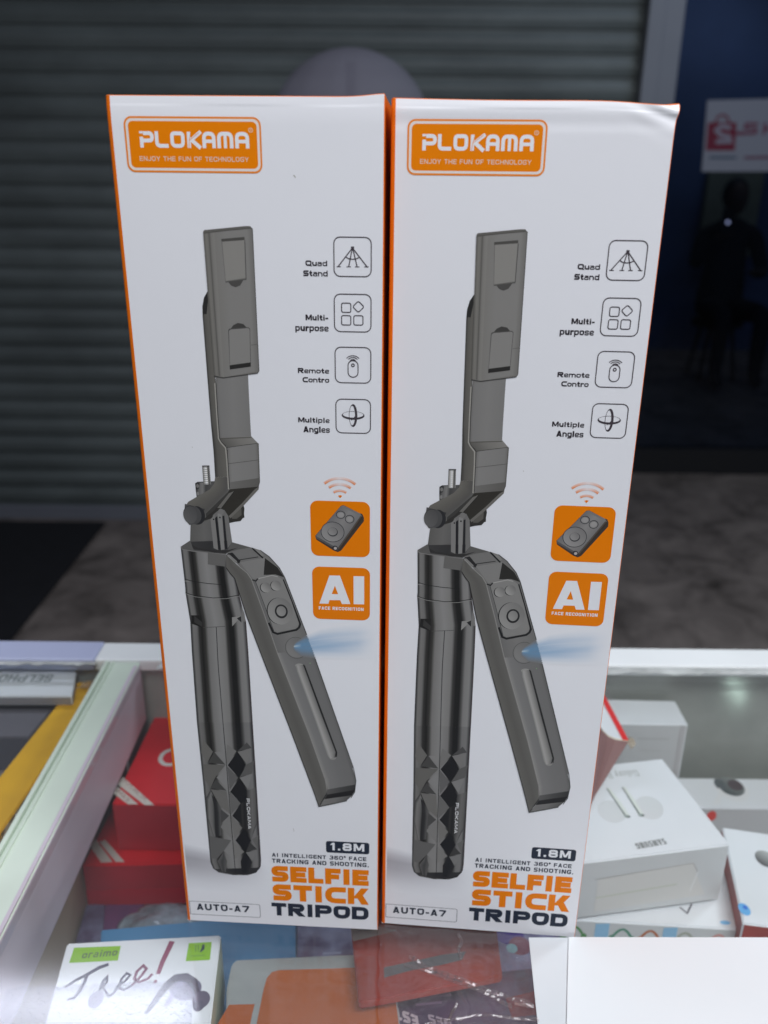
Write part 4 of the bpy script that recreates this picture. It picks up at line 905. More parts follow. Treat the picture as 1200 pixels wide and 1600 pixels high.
a = icon((73.34,241.12,85.85,253.68))
e = (79.58,247.73,4.12,1.57); n = 36
def el_(cx, cy, rx, ry): return [(cx+rx*cos(2*pi*i/n), cy+ry*sin(2*pi*i/n)) for i in range(n)]
a.poly(el_(*e), GR, 2, holes=(el_(e[0], e[1]+e[3]*.20, e[2]*.90, e[3]*.72),))
e = (79.58,247.71,1.53,4.23)
a.poly(el_(*e), GR, 3, holes=(el_(e[0]-e[2]*.22, e[1], e[2]*.66, e[3]*.86),))
a.poly([(78.91,247.00),(79.67,246.47),(78.90,245.81)], GR, 4); a.poly([(80.53,247.63),(79.79,247.04),(80.53,246.44)], GR, 4)
fin(a, 'feature_icon')
CG = P(34, 30, 38)
for s1, b1, s2, b2 in (('Quad', (63.55,299.65,70.96,301.45), 'Stand', (62.71,296.27,71.09,298.19)),
                       ('Multi-', (63.14,281.40,71.03,283.36), 'purpose', (59.46,277.67,71.11,279.92)),
                       ('Remote', (59.95,262.83,71.07,264.64), 'Contro', (61.51,259.54,71.09,261.39)),
                       ('Multiple', (59.54,244.69,70.98,246.58), 'Angles', (61.32,241.01,71.03,243.26))):
    a = A(); a.text(s1, b1, CG, .05, 1, spacing=.75); a.text(s2, b2, CG, .05, 1, spacing=.75); fin(a, 'feature_caption')

# wireless mark and orange badges
a = A(); c_ = [(74.51,213.99)][0]; s_ = (74.55,220.40,9.11,9.64); fx = s_[2]/38; fy = s_[3]/38
def arcband(R0, R1, ha, steep):
    n = 20; L0 = []; L1 = []; cols = []
    for i in range(n+1):
        t_ = radians(-ha+2*ha*i/n); k = abs(i/n*2-1); mix_ = min(1, .25+.85*k**1.2) if steep else min(1, .7+.3*k)
        L0.append((c_[0]+R0*fx*sin(t_), c_[1]+R0*fy*cos(t_))); L1.append((c_[0]+R1*fx*sin(t_), c_[1]+R1*fy*cos(t_)))
        ci = tuple(WH[q]+(OR[q]-WH[q])*mix_ for q in range(3)); co_ = tuple(WH[q]+(OR[q]-WH[q])*mix_*.45 for q in range(3)); cols += [ci, co_]
    pts = [p for q in zip(L0, L1) for p in q]
    a.faces(pts, [(2*i, 2*i+1, 2*i+3, 2*i+2) for i in range(n)], cols, 1)
arcband(35.6, 39.9, 40, True); arcband(26.3, 30.6, 37, True); arcband(16.4, 20.2, 33, False)
a.poly([(73.74,216.62),(74.58,216.84),(75.42,216.66),(74.57,215.66)], OR, 1)
fin(a, 'wireless_mark')
a = A(); a.poly(a.rrect((63.15,191.60,85.81,214.41), 2.9), OR, 1); fin(a, 'remote_badge')
a = A()
a.poly([(74.79,212.58),(75.88,212.87),(81.91,209.79),(82.88,209.55),(83.51,208.14),(83.51,206.57),(74.76,194.11),(73.51,193.40),(71.79,194.02),(65.19,198.40),(64.85,199.99)], P(52, 48, 46), 2)
a.strip([(74.79,212.45),(64.98,199.99)], [(82.27,208.76),(73.41,195.01)], [(0, P(92, 92, 96)), (.5, P(112, 112, 116)), (1, P(98, 98, 102))], 3)
a.poly([(74.79,212.45),(75.88,212.74),(82.15,209.66),(82.88,208.38),(82.27,208.76)], P(100, 100, 104), 4)
a.strip([(82.32,208.68),(73.58,194.94)], [(82.93,208.12),(74.21,194.31)], [(0, P(78, 74, 72)), (.5, P(60, 52, 48)), (1, P(46, 38, 34))], 4)
a.poly([(64.98,199.99),(73.41,195.01),(73.52,194.07),(65.20,198.93)], P(74, 74, 78), 4)
dk = P(45, 46, 52)
for e, w_ in (((71.56,201.78,4.41,4.14), .25), ((74.76,208.95,1.65,1.49), .28), ((78.10,207.26,1.65,1.57), .28)):
    a.ell(e, [P(122, 122, 126), P(98, 98, 102)], 5); a.ring(e, w_, dk, 7)
a.ell((71.61,201.77,1.96,1.86), dk, 8); a.ell((71.54,201.98,1.72,1.59), [P(120, 120, 124), P(100, 100, 104)], 9)
a.ell((74.83,208.95,1.12,0.99), P(126, 126, 130), 8); a.ell((78.17,207.32,1.12,1.05), P(126, 126, 130), 8)
a.ell((72.39,195.06,1.09,1.08), dk, 8); a.ell((72.54,195.01,0.59,0.59), P(150, 146, 148), 9)
fin(a, 'remote_picture')
a = A(); a.poly(a.rrect((63.30,163.99,85.93,186.97), 2.9), OR, 1); fin(a, 'recognition_badge')
a = A()
a.poly([(65.93,170.85),(70.06,183.32),(74.17,183.39),(78.21,171.09),(74.82,170.98),(74.22,172.63),(69.92,172.54),(69.49,170.91)], WH, 2, holes=([(72.17,178.94),(73.39,175.26),(70.86,175.26)],))
a.poly([(79.49,183.34),(83.63,183.41),(83.65,171.16),(79.50,171.08)], WH, 2)
a.text('FACE RECOGNITION', (65.64,168.21,83.42,169.62), WH, .03, 2, spacing=1.1)
fin(a, 'recognition_lettering')

# selfie stick picture --------------------------------------------------------
a = A()
def G(v, w_=0):
    v = max(26, 92+(v-92)*1.2-7)
    return P(v+w_*.1-.5, v, v-w_*.3+3)
# soft shadow below the stick, as printed
bgc = WH; shd = P(128, 128, 140)
def mx(c1, c2, t_): return tuple(c1[k]+(c2[k]-c1[k])*t_ for k in range(3))
n_ = 10
rows = [(1318, 1346, 0.0), (1330, 1352, .55), (1340, 1358, .85), (1352, 1366, .75), (1364, 1376, .5), (1376, 1386, .22), (1390, 1396, 0.0)]
rowuv = [([(1.98,46.56),(2.05,42.10),(2.05,38.36),(2.06,33.82),(2.03,29.25),(2.04,24.63),(2.08,19.20)][i], [(40.66,36.89),(40.57,34.62),(40.48,32.35),(40.36,29.30),(40.21,25.46),(40.05,21.59),(39.90,17.69)][i], r_[2]) for i, r_ in enumerate(rows)]
pts = []; cols = []
for l_, r_, al in rowuv:
    for j in range(9):
        q = j/8; pts.append((l_[0]+(r_[0]-l_[0])*q, l_[1]+(r_[1]-l_[1])*q)); cols.append(mx(bgc, shd, al*(1-q**1.6)))
a.faces(pts, [(i*9+j, i*9+j+1, (i+1)*9+j+1, (i+1)*9+j) for i in range(6) for j in range(8)], cols, 1)
# arm behind the clamp plate
a.strip([(29.19,290.52),(27.98,288.57),(27.16,285.52),(27.01,282.45),(27.28,253.77),(27.38,243.99),(27.67,232.37),(27.60,222.70)], [(29.90,290.53),(30.00,288.59),(30.02,285.55),(30.04,282.49),(30.25,253.83),(30.22,244.05),(33.21,232.49),(33.04,222.83)],
        [(0, G(58, 6)), (.25, G(84, 10)), (.85, G(92, 12)), (1, G(80, 8))], 2)
a.poly([(29.13,290.30),(27.94,288.57),(27.16,285.52),(27.05,282.89),(28.49,282.91),(29.27,287.71)], G(52, 4), 3)
# neck front face
a.strip([(30.33,260.84),(30.23,258.51),(30.17,244.29),(30.34,237.97)], [(42.02,262.41),(41.97,258.70),(41.94,245.71),(42.01,238.82)], [(0, G(96, 3)), (.08, G(106)), (.5, G(110)), (1, G(106))], 3)
a.strip([(30.34,237.97),(32.99,234.46)], [(42.09,238.94),(44.48,236.30)], [(0, G(86, 8)), (.5, G(104, 8)), (1, G(112, 6))], 4)
a.line([(30.52,237.73),(42.16,238.55)], .35, G(82, 12), 5)
a.strip([(32.99,234.46),(32.83,228.37),(32.80,222.06),(32.75,217.90)], [(44.48,236.30),(44.48,229.87),(44.36,221.32),(44.00,219.78)], [(0, G(100, 3)), (.1, G(112)), (.9, G(108)), (1, G(96, 8))], 4)
a.strip([(32.82,220.79),(32.73,217.46)], [(44.40,222.84),(43.86,219.26)], [(0, G(98, 3)), (1, G(86, 8))], 5)
a.line([(32.97,234.39),(38.87,235.45),(44.39,236.35)], .22, G(70, 6), 6); a.line([(32.84,228.12),(38.54,228.99),(44.58,229.98)], .22, G(82, 6), 6)
a.line([(29.83,258.51),(29.80,246.69),(29.85,237.72),(30.57,236.26),(32.26,234.20),(32.42,229.61),(32.46,217.97)], .5, G(128, 10), 6)
a.line([(30.18,258.51),(30.13,246.69),(30.24,237.85),(30.83,236.63),(32.80,234.46),(32.81,229.62),(32.82,218.23)], .3, G(62, 4), 7)
a.line([(44.53,236.30),(44.34,221.31),(43.77,219.39)], .3, G(78, 10), 7)
# screw and its base
a.poly([(19.81,219.97),(20.83,220.61),(27.34,221.04),(27.10,217.32),(20.00,214.18),(19.85,217.15)], G(70), 2)
a.strip([(20.81,220.25),(20.44,215.09)], [(26.93,220.65),(26.71,217.31)], [(0, G(84)), (.3, G(108)), (.5, G(70)), (1, G(82))], 3)
a.poly([(19.86,219.97),(20.83,220.61),(21.52,220.01),(21.13,217.95),(19.85,217.15)], G(60), 4); a.ell((20.67,218.96,0.54,0.77), G(104), 5); a.ell((20.57,215.87,0.49,0.78), G(110), 5)
a.strip([(22.97,227.02),(22.99,219.69)], [(25.75,227.08),(25.85,219.75)], [(0, G(88)), (.22, G(150)), (.42, G(215)), (.6, G(175)), (.72, G(66)), (.85, G(90)), (1, G(130))], 4)
for i in range(9):
    yy = 731.5+i*3; p0, p1 = (c_[0], 0), 0
sc_ = [(23.00,226.39),(25.76,226.45),(23.01,220.04),(25.85,220.11)]
for i in range(9):
    q = i/8.; l_ = (sc_[0][0]+(sc_[2][0]-sc_[0][0])*q, sc_[0][1]+(sc_[2][1]-sc_[0][1])*q); r_ = (sc_[1][0]+(sc_[3][0]-sc_[1][0])*q, sc_[1][1]+(sc_[3][1]-sc_[1][1])*q)
    a.line([l_, r_], .16, G(96), 6)
a.line([(22.98,226.89),(25.75,227.00)], .5, G(66), 7)
a.poly([(18.32,202.97),(17.52,205.60),(27.30,218.87),(43.85,219.01),(37.65,211.89),(37.87,206.67),(33.82,204.71),(28.53,203.24)], G(56, 8), 2)
# fork: bent arm down to the hinge
a.strip([(27.60,222.70),(27.08,220.01),(25.22,217.71),(19.85,214.43),(16.55,212.40),(14.98,209.75),(14.53,205.52),(16.32,202.91)], [(33.04,222.83),(32.76,217.97),(32.43,216.99),(27.82,211.64),(24.64,208.16),(23.03,206.41),(21.96,205.19),(19.89,203.01)],
        [(0, G(94, 12)), (.35, G(88, 12)), (.8, G(80, 6)), (1, G(90, 2))], 5)
a.strip([(15.25,211.59),(14.53,205.52),(16.57,202.92)], [(22.76,209.69),(21.50,205.71),(19.56,203.00)], [(0, G(78, -2)), (.5, G(76, -2)), (1, G(60, -2))], 6)
a.ell((19.60,206.96,3.10,3.83), G(52, -4), 7); a.ell((18.37,207.06,2.98,3.75), G(74, -2), 8); a.ell((16.96,207.15,2.68,3.65), [G(88, -2), G(76, -2)], 9)
a.line([(14.63,208.69),(15.64,210.29),(17.17,210.90),(18.63,210.63)], .22, G(56), 10)
# dark hollow under the neck and rear knob
a.poly([(36.41,211.60),(37.67,212.15),(38.06,210.34),(37.64,206.92),(36.32,205.18),(33.67,204.71),(32.21,205.59),(31.53,207.82)], G(58, 10), 5)
a.poly([(35.10,210.00),(36.87,211.09),(36.82,207.69),(34.88,206.06),(33.15,206.02),(32.73,207.32)], G(84, 12), 6)
a.poly([(32.85,217.98),(44.06,219.40),(43.56,217.98),(37.90,211.90),(32.30,206.26),(30.14,209.35),(27.70,209.81)], G(56, 14), 7)
a.poly([(44.06,219.40),(43.81,218.24),(38.01,211.77),(32.42,206.13),(31.85,207.03),(37.19,212.40),(42.35,218.21)], G(96, 10), 8)
a.poly([(32.52,216.42),(34.60,217.35),(29.15,210.11),(27.64,210.33)], G(96, 8), 8); a.poly([(31.92,216.67),(32.65,216.56),(25.91,208.72),(23.04,206.54),(23.13,207.86)], G(64, 6), 9)
a.line([(34.64,217.30),(29.20,210.11)], .3, G(50, 6), 10)
# pedestal with ribs
a.strip([(24.85,205.79),(16.82,202.93),(16.37,198.63),(15.96,194.84),(16.93,192.69)], [(31.12,209.25),(31.79,205.98),(32.07,202.28),(32.55,196.26),(30.11,192.26)],
        [(0, G(86, 4)), (.35, G(94, 2)), (.55, G(88)), (.8, G(96)), (1, G(92))], 6)
a.strip([(16.29,195.93),(16.87,193.51),(17.29,192.43)], [(32.51,196.94),(30.65,192.82),(27.81,191.65)], [(0, G(64)), (.5, G(58)), (1, G(72))], 7)
a.poly([(25.82,207.40),(27.65,209.03),(30.28,209.62),(31.73,207.03),(31.91,203.87),(27.35,204.27),(24.87,204.21)], G(98), 7)
for l_, r_, c in (([(24.71,205.53),(25.16,193.48)], [(26.44,207.42),(26.87,192.71)], G(108)), ([(26.48,206.10),(27.02,192.99)], [(27.40,206.92),(27.88,192.74)], G(46, -3)), ([(27.59,207.97),(28.01,192.75)], [(29.21,208.28),(29.41,193.06)], G(114, -2)),
                  ([(29.38,206.97),(29.66,193.07)], [(30.14,207.25),(30.55,193.36)], G(48, -3)), ([(30.45,208.31),(30.70,193.64)], [(31.60,207.03),(32.48,196.40)], G(100))): a.strip(l_, r_, [(0, c), (1, c)], 9)
a.ell((29.00,208.80,1.11,1.18), G(104), 10); a.ell((25.95,205.56,0.30,0.32), G(36), 11); a.ell((28.43,206.42,0.30,0.37), G(36), 11)
# collar of the handle tube
edg = P(36, 38, 42)
a.strip([(12.21,193.65),(12.60,179.84),(12.69,175.42),(12.57,173.91),(13.51,160.67),(13.12,146.69),(12.72,112.27)], [(33.02,190.44),(33.49,180.50),(33.89,176.30),(34.11,173.20),(36.21,161.48),(36.43,147.58),(36.59,113.34)],
        [(0, edg), (.022, G(70)), (.05, G(104)), (.11, G(98)), (.15, G(58, 6)), (.20, G(44, 6)), (.26, G(62, 8)), (.31, G(104)), (.45, G(116, -3)), (.60, G(108)), (.645, G(62, 4)), (.70, G(38, 4)), (.77, G(42, 4)), (.81, G(76, 2)), (.85, G(108, -2)), (.93, G(112, -3)), (.975, G(72, -2)), (1, P(50, 40, 44))], 5)
a.strip([(12.72,112.27),(13.19,79.08),(13.46,36.13),(14.41,32.48),(16.94,30.15),(23.63,29.04)], [(36.59,113.34),(36.75,79.94),(36.86,38.73),(36.56,35.14),(34.34,31.21),(30.40,29.45)],
        [(0, edg), (.02, G(70)), (.05, G(100)), (.11, G(92)), (.15, G(56, 6)), (.22, G(40, 6)), (.27, G(66, 6)), (.32, G(106)), (.46, G(114, -4)), (.60, G(104)), (.64, G(62, 2)), (.70, G(38, 2)), (.77, G(40, 0)), (.81, G(70, 0)), (.85, G(100, -3)), (.93, G(104, -4)), (.97, G(66, -3)), (1, P(46, 36, 42))], 5)
a.strip([(14.68,32.11),(16.98,30.73),(21.09,29.84),(25.23,29.52)], [(36.38,34.37),(34.86,32.20),(33.01,30.56),(30.00,29.69)], [(0, G(62)), (.5, G(50, -6)), (1, G(56, -4))], 6)
a.poly([(12.21,193.65),(15.99,196.28),(16.72,194.86),(24.39,196.97),(32.35,196.26),(40.48,194.06),(43.44,193.19),(30.32,191.45),(29.45,190.80),(26.53,191.20),(16.50,192.00),(12.76,192.57)], G(86, 2), 6)
a.poly([(16.69,194.59),(19.12,193.30),(25.36,192.67),(30.65,192.82),(34.73,194.03),(29.56,191.43),(25.29,191.58),(17.08,192.97)], G(56, 4), 7)
a.line([(12.28,193.54),(12.76,192.57),(16.49,191.92),(26.52,191.12),(29.53,190.88)], .25, G(112), 8)
for q in ([(12.67,179.76),(14.52,179.23),(16.79,178.68),(21.86,178.09),(28.99,177.70)], [(12.56,173.77),(14.31,173.06),(16.54,172.48),(23.57,171.77),(28.74,172.17),(34.13,173.48)]): a.line(q, .26, G(34), 9)
a.line([(12.53,173.34),(14.28,172.60),(16.55,171.99),(23.46,171.25),(28.89,171.66),(34.10,172.91)], .22, G(116), 9)
a.line([(12.70,178.86),(14.48,178.67)], .3, G(120), 9)
a.poly([(14.12,163.61),(18.30,163.76),(18.17,158.20),(13.96,159.81)], G(44, 6), 9); a.poly([(15.40,163.37),(15.19,160.44),(18.19,158.49),(18.33,160.55)], G(60, 4), 10)
a.poly([(30.60,163.31),(34.14,164.02),(34.50,161.12),(33.28,162.54),(30.50,159.23)], G(120), 9); a.poly([(32.53,162.95),(34.32,164.02),(34.37,161.12)], G(50), 10); a.poly([(34.67,169.22),(35.75,165.23),(36.08,161.47),(34.53,161.71)], G(104), 9)
a.line([(23.95,158.70),(23.62,141.03),(23.80,122.38),(24.07,99.65),(24.31,65.24),(24.70,30.63)], .26, G(40), 11)
a.line([(18.69,158.22),(23.95,158.70),(27.63,159.12)], .22, G(74), 10)
# faceted grip
def F(px, v, w_=0): a.poly(px, G(v, w_), 12)
F([(19.11,97.32),(16.22,91.70),(23.69,90.98)], 70, 3); F([(14.78,103.59),(18.66,97.56),(15.77,91.68),(13.41,96.81)], 94, 6)
F([(19.34,97.33),(24.10,97.82),(23.93,91.26)], 112, -3); F([(28.88,98.32),(25.03,101.69),(24.26,96.76),(24.41,91.29)], 102)
F([(29.08,97.79),(32.59,91.42),(29.03,84.61),(24.61,90.75)], 42, -4); F([(29.31,98.07),(35.48,100.00),(33.05,91.71)], 104)
F([(33.62,103.12),(35.50,100.26),(29.33,98.34)], 74); F([(14.11,90.78),(23.68,90.71),(18.95,84.37),(16.24,78.05),(13.61,83.59)], 90, 6)
F([(19.37,83.88),(24.35,90.20),(24.27,77.35)], 112, -4); F([(24.35,90.20),(28.79,84.35),(24.73,77.38)], 88, -2)
F([(33.05,91.71),(36.33,93.79),(35.10,86.86),(29.51,84.63)], 84); F([(29.50,84.39),(35.10,86.86),(32.83,78.35)], 108, -3)
F([(18.86,82.96),(16.24,78.05),(23.34,77.03)], 70, 2); F([(28.97,83.47),(32.35,77.77),(32.10,72.73),(29.20,70.82),(24.91,76.55)], 44, -4)
F([(16.44,77.50),(23.33,76.75),(24.20,64.17),(19.80,68.55)], 96, 4); F([(24.47,76.81),(29.19,70.50),(24.69,64.19)], 92)
a.strip([(16.17,76.93),(14.04,72.83),(13.57,62.52),(15.91,51.41)], [(17.38,73.71),(17.57,67.73),(17.21,57.67),(17.07,50.85)], [(0, G(60)), (.3, G(104)), (.7, G(92)), (1, G(50, -3))], 12)
a.strip([(16.48,74.72),(17.28,67.71),(16.79,51.09)], [(19.92,68.56),(19.88,63.22),(19.47,51.98)], [(0, G(50, 0)), (.5, G(54, -3)), (1, G(84))], 13)
F([(20.15,66.80),(23.68,63.28),(19.27,58.15)], 72); F([(19.31,56.88),(24.39,63.61),(24.32,50.05)], 106, 0); F([(24.39,63.61),(29.19,56.89),(25.28,50.11)], 100, 3)
F([(25.07,63.36),(29.17,70.22),(29.05,58.58)], 46, -3)
a.strip([(29.47,70.48),(29.32,63.73),(29.48,56.91)], [(32.15,72.73),(32.00,63.88),(31.80,54.13)], [(0, G(60)), (.5, G(46)), (1, G(58))], 12)
a.strip([(32.34,77.63),(31.94,65.66),(31.84,54.86),(32.91,51.28)], [(36.57,79.69),(36.49,71.21),(36.29,60.53),(33.11,51.29)], [(0, G(66)), (.5, G(96)), (.8, G(88)), (1, G(56))], 12)
F([(25.75,49.55),(29.88,56.32),(32.85,49.96),(29.68,43.16)], 42, -6); F([(33.37,50.57),(36.30,53.11),(35.46,45.31)], 92); F([(32.32,48.75),(35.44,45.02),(30.15,43.19)], 64, 0)
F([(14.00,51.30),(23.84,49.44),(19.63,42.57),(16.46,38.08),(13.87,38.68)], 88); F([(20.11,43.16),(24.05,48.94),(24.40,38.55)], 112, -3); F([(24.25,48.95),(29.44,43.15),(24.64,38.57)], 106, 1)
a.strip([(19.60,42.01),(16.89,36.98),(18.48,31.01)], [(19.89,42.03),(21.23,37.24),(20.25,30.74)], [(0, G(86)), (.5, G(66, -2)), (1, G(86))], 12)
a.strip([(29.53,42.59),(27.45,37.61),(27.59,30.80)], [(29.77,42.61),(32.74,37.28),(30.48,30.98)], [(0, G(46, -6)), (.5, G(40, -8)), (1, G(50, -6))], 12)
F([(30.13,42.89),(35.42,44.42),(32.77,37.92)], 104, -3)
a.line([(24.07,99.65),(24.31,65.24),(24.70,30.63)], .26, G(40), 14)
# folding handle
a.poly([(22.77,191.50),(29.45,190.80),(29.14,185.73),(22.43,186.47)], G(92, 3), 10)
a.poly([(30.33,191.72),(34.68,193.21),(40.06,194.26),(43.36,193.25),(46.83,190.57),(50.59,185.95),(52.54,181.86),(57.88,165.13),(60.75,156.21),(79.14,92.29),(67.17,84.93),(48.24,147.43),(39.40,180.49)], G(102, 1), 13)
a.strip([(29.86,190.89),(29.52,185.30),(31.07,182.80),(32.66,180.76),(36.48,164.39),(41.35,147.77),(52.85,109.21),(61.75,78.46),(63.85,70.56)], [(30.57,191.46),(33.83,186.81),(37.86,183.23),(39.40,180.49),(43.53,166.08),(48.51,147.44),(60.72,107.95),(67.17,84.93),(67.65,79.46)],
        [(0, G(70, 6)), (.06, G(90, 8)), (.5, G(84, 8)), (.93, G(90, 6)), (1, G(110, 4))], 15)
a.strip([(48.27,148.03),(60.72,107.95),(67.17,84.93),(67.63,78.08)], [(62.67,149.18),(74.32,109.22),(80.23,86.27),(79.94,80.78)], [(0, G(118)), (.12, G(106, -3)), (.5, G(100, -3)), (.9, G(98, -2)), (1, G(88))], 14)
a.strip([(39.83,180.42),(43.53,166.08),(48.26,147.73)], [(52.77,181.39),(57.65,165.99),(62.93,148.89)], [(0, G(96)), (.5, G(106)), (1, G(98))], 14)
a.strip([(67.66,80.15),(67.34,77.37),(65.88,73.82),(63.85,70.56)], [(80.09,83.53),(79.80,80.09),(78.26,77.25),(75.72,74.16)], [(0, G(84)), (.5, G(70)), (1, G(58))], 16)
a.strip([(67.48,77.38),(66.46,74.89)], [(79.66,80.60),(78.54,77.61)], [(0, G(48)), (.5, G(46)), (1, G(44))], 17)
a.strip([(66.32,74.88),(64.42,71.11)], [(78.54,77.61),(76.00,74.53)], [(0, G(104)), (.5, G(98)), (1, G(80))], 17)
a.line([(29.60,185.30),(31.07,182.80),(32.66,180.76),(36.48,164.39),(41.35,147.77),(52.85,109.21),(61.75,78.46),(63.85,70.56),(70.08,72.47),(76.29,74.54)], .3, P(34, 34, 36), 18)
a.line([(30.52,190.64),(33.83,186.81),(37.86,183.23),(39.40,180.49),(43.53,166.08),(48.51,147.44),(60.72,107.95),(67.03,84.92),(67.52,80.14)], .2, G(126), 18)
a.poly([(66.91,86.28),(67.80,80.16),(67.47,77.03),(63.93,70.56),(61.21,79.82)], G(78, 4), 14.5)
a.line([(67.49,78.07),(64.28,71.28)], .3, G(40), 18)
a.line([(43.36,193.25),(46.83,190.57),(50.59,185.95),(52.54,181.86),(55.54,172.49),(57.88,165.13),(60.75,156.21),(79.14,92.29),(80.23,85.59),(79.66,79.39),(77.97,76.19)], .28, G(56), 18)
a.poly([(35.14,187.76),(45.31,190.26),(45.24,182.54),(40.10,180.71)], G(110), 15)
a.poly([(45.05,189.98),(49.91,186.01),(52.29,181.93),(48.80,183.07),(44.23,182.65)], G(52, 8), 15)
a.poly([(30.31,191.31),(32.35,191.92),(35.44,188.59),(34.86,187.20),(33.41,188.26)], G(50, 2), 16); a.poly([(30.29,191.04),(31.29,190.93),(34.15,188.14),(33.61,187.44),(30.49,190.09)], G(110), 17)
a.poly([(32.82,191.33),(40.05,194.05),(42.39,190.50),(34.78,188.90)], G(102), 17); a.line([(32.58,191.52),(34.77,188.79),(42.46,190.39)], .3, G(48), 18); a.line([(40.23,194.05),(44.30,189.95)], .6, G(42), 18)
a.poly([(40.73,194.06),(43.44,193.19),(44.84,191.06),(43.83,190.76)], G(112), 17)
# remote control set into the handle
a.line([(51.75,180.88),(54.98,171.05),(58.04,161.38),(57.62,159.90),(56.42,158.69),(48.71,156.51),(46.97,157.24),(45.40,161.51)], .85, G(38), 16)
a.poly([(41.04,179.15),(41.57,181.32),(47.53,182.89),(50.03,182.22),(51.67,180.88),(54.75,171.61),(57.54,161.79),(56.97,159.88),(55.92,159.11),(48.60,157.24),(47.33,157.78)], G(112, 0), 17)
a.line([(39.58,180.42),(41.07,179.90),(41.89,181.05)], .5, G(44), 18); a.line([(42.14,181.06),(47.52,182.62),(49.77,182.13)], .4, G(134), 18)
a.line([(40.93,179.62),(43.71,170.39),(47.33,157.78)], .22, G(66), 18)
for e in ((44.89,177.22,2.04,2.20), (48.99,178.19,2.03,2.19)):
    a.ell((e[0]-.35, e[1]-.12, e[2], e[3]), G(44), 18); a.ell(e, [G(132), G(100)], 19)
e = (50.19,166.90,5.01,6.04)
a.ell((e[0]-.4, e[1], e[2], e[3]), G(48), 18); a.ell(e, [G(124), G(104)], 19)
a.ell((e[0]+.45, e[1]-.05, e[2]*.52, e[3]*.52), G(50), 20); a.ell((e[0]+.45, e[1]+.05, e[2]*.38, e[3]*.38), [G(124), G(110)], 21)
# round button and slot
e = (56.18,150.40,4.44,4.92); a.ring(e, .25, G(84), 18); a.ell((e[0], e[1], e[2]*.92, e[3]*.92), [G(112, -2), G(98, -2)], 17)
a.strip([(55.69,141.99),(56.14,139.27),(62.55,117.70),(67.93,98.42),(69.00,96.48)], [(59.13,142.73),(60.01,140.03),(66.08,119.45),(72.06,100.28),(71.48,97.27)], [(0, G(110)), (.22, G(134)), (.55, G(118)), (.86, G(96)), (.9, G(38)), (1, G(38))], 18)
a.ell((57.32,142.05,1.84,1.09), G(124), 17); a.ell((70.24,97.20,1.54,1.26), G(116), 17)
a.line([(59.27,142.31),(65.33,122.27),(72.06,99.95),(71.92,97.62)], .42, P(34, 34, 36), 19)
a.ell((*[(61.64,143.43)][0], .25, .25), P(100, 130, 100), 19)
fin(a, 'selfie_stick_picture')
# blue flare of light
a = A()
def flare(xa, xb, rows_, bgf, lay):
    pass
fl0 = [(54.89,150.67)][0]
nx, ny = 24, 14; pts = []; cols = []
top_ = [(55.46,152.47),(59.72,156.17),(65.98,159.33),(76.28,161.73),(89.04,163.63)]; bot_ = [(54.86,149.48),(57.91,146.60),(64.43,145.65),(76.17,145.50),(88.65,146.59)]
edge_ = [(57.88,165.13),(60.75,156.21),(63.66,146.22),(65.63,139.65)]
def onl(L_, q):
    k = q*(len(L_)-1); i = min(len(L_)-2, int(k)); r = k-i; return (L_[i][0]+(L_[i+1][0]-L_[i][0])*r, L_[i][1]+(L_[i+1][1]-L_[i][1])*r)
def edgex(v):
    for i in range(3):
        if edge_[i+1][1] <= v <= edge_[i][1]: q = (v-edge_[i][1])/(edge_[i+1][1]-edge_[i][1]); return edge_[i][0]+(edge_[i+1][0]-edge_[i][0])*q
    return edge_[0][0] if v > edge_[0][1] else edge_[3][0]
BL = P(78, 128, 172); nx, ny = 64, 26
for i in range(nx+1):
    q = (i/nx)**1.15; tpt = onl(top_, q); bpt = onl(bot_, q)
    for j in range(ny+1):
        s = j/ny; u = tpt[0]+(bpt[0]-tpt[0])*s; v = tpt[1]+(bpt[1]-tpt[1])*s
        prof_ = sin(pi*s)**1.2; streak = .75+.3*noise.noise(Vector((q*2.2, s*7, 1.3)))+.16*noise.noise(Vector((q*3, s*22, 4)))
        al = min(1, prof_*streak*((1-q)**.55*.98+.10)*min(1, .25+q*12)*(1 if q < .85 else max(0, (1-q)/.15)))
        base_ = G(104, -2) if u < edgex(v) else WH
        c = mx(base_, BL, al)
        core = math.exp(-((s-.47)/.09)**2)*max(0, 1-q*4.6)
        c = mx(c, P(170, 180, 186), core*.8)
        pts.append((u, v)); cols.append(c)
cells = [(i*(ny+1)+j, i*(ny+1)+j+1, (i+1)*(ny+1)+j+1, (i+1)*(ny+1)+j) for i in range(nx) for j in range(ny)]
def on_handle(c): return any(pts[k][0] < edgex(pts[k][1])-.05 for k in c)
a.faces(pts, [c for c in cells if on_handle(c)], cols, 22); a.faces(pts, [c for c in cells if not on_handle(c)], cols, 0.5)
fin(a, 'light_flare_picture')
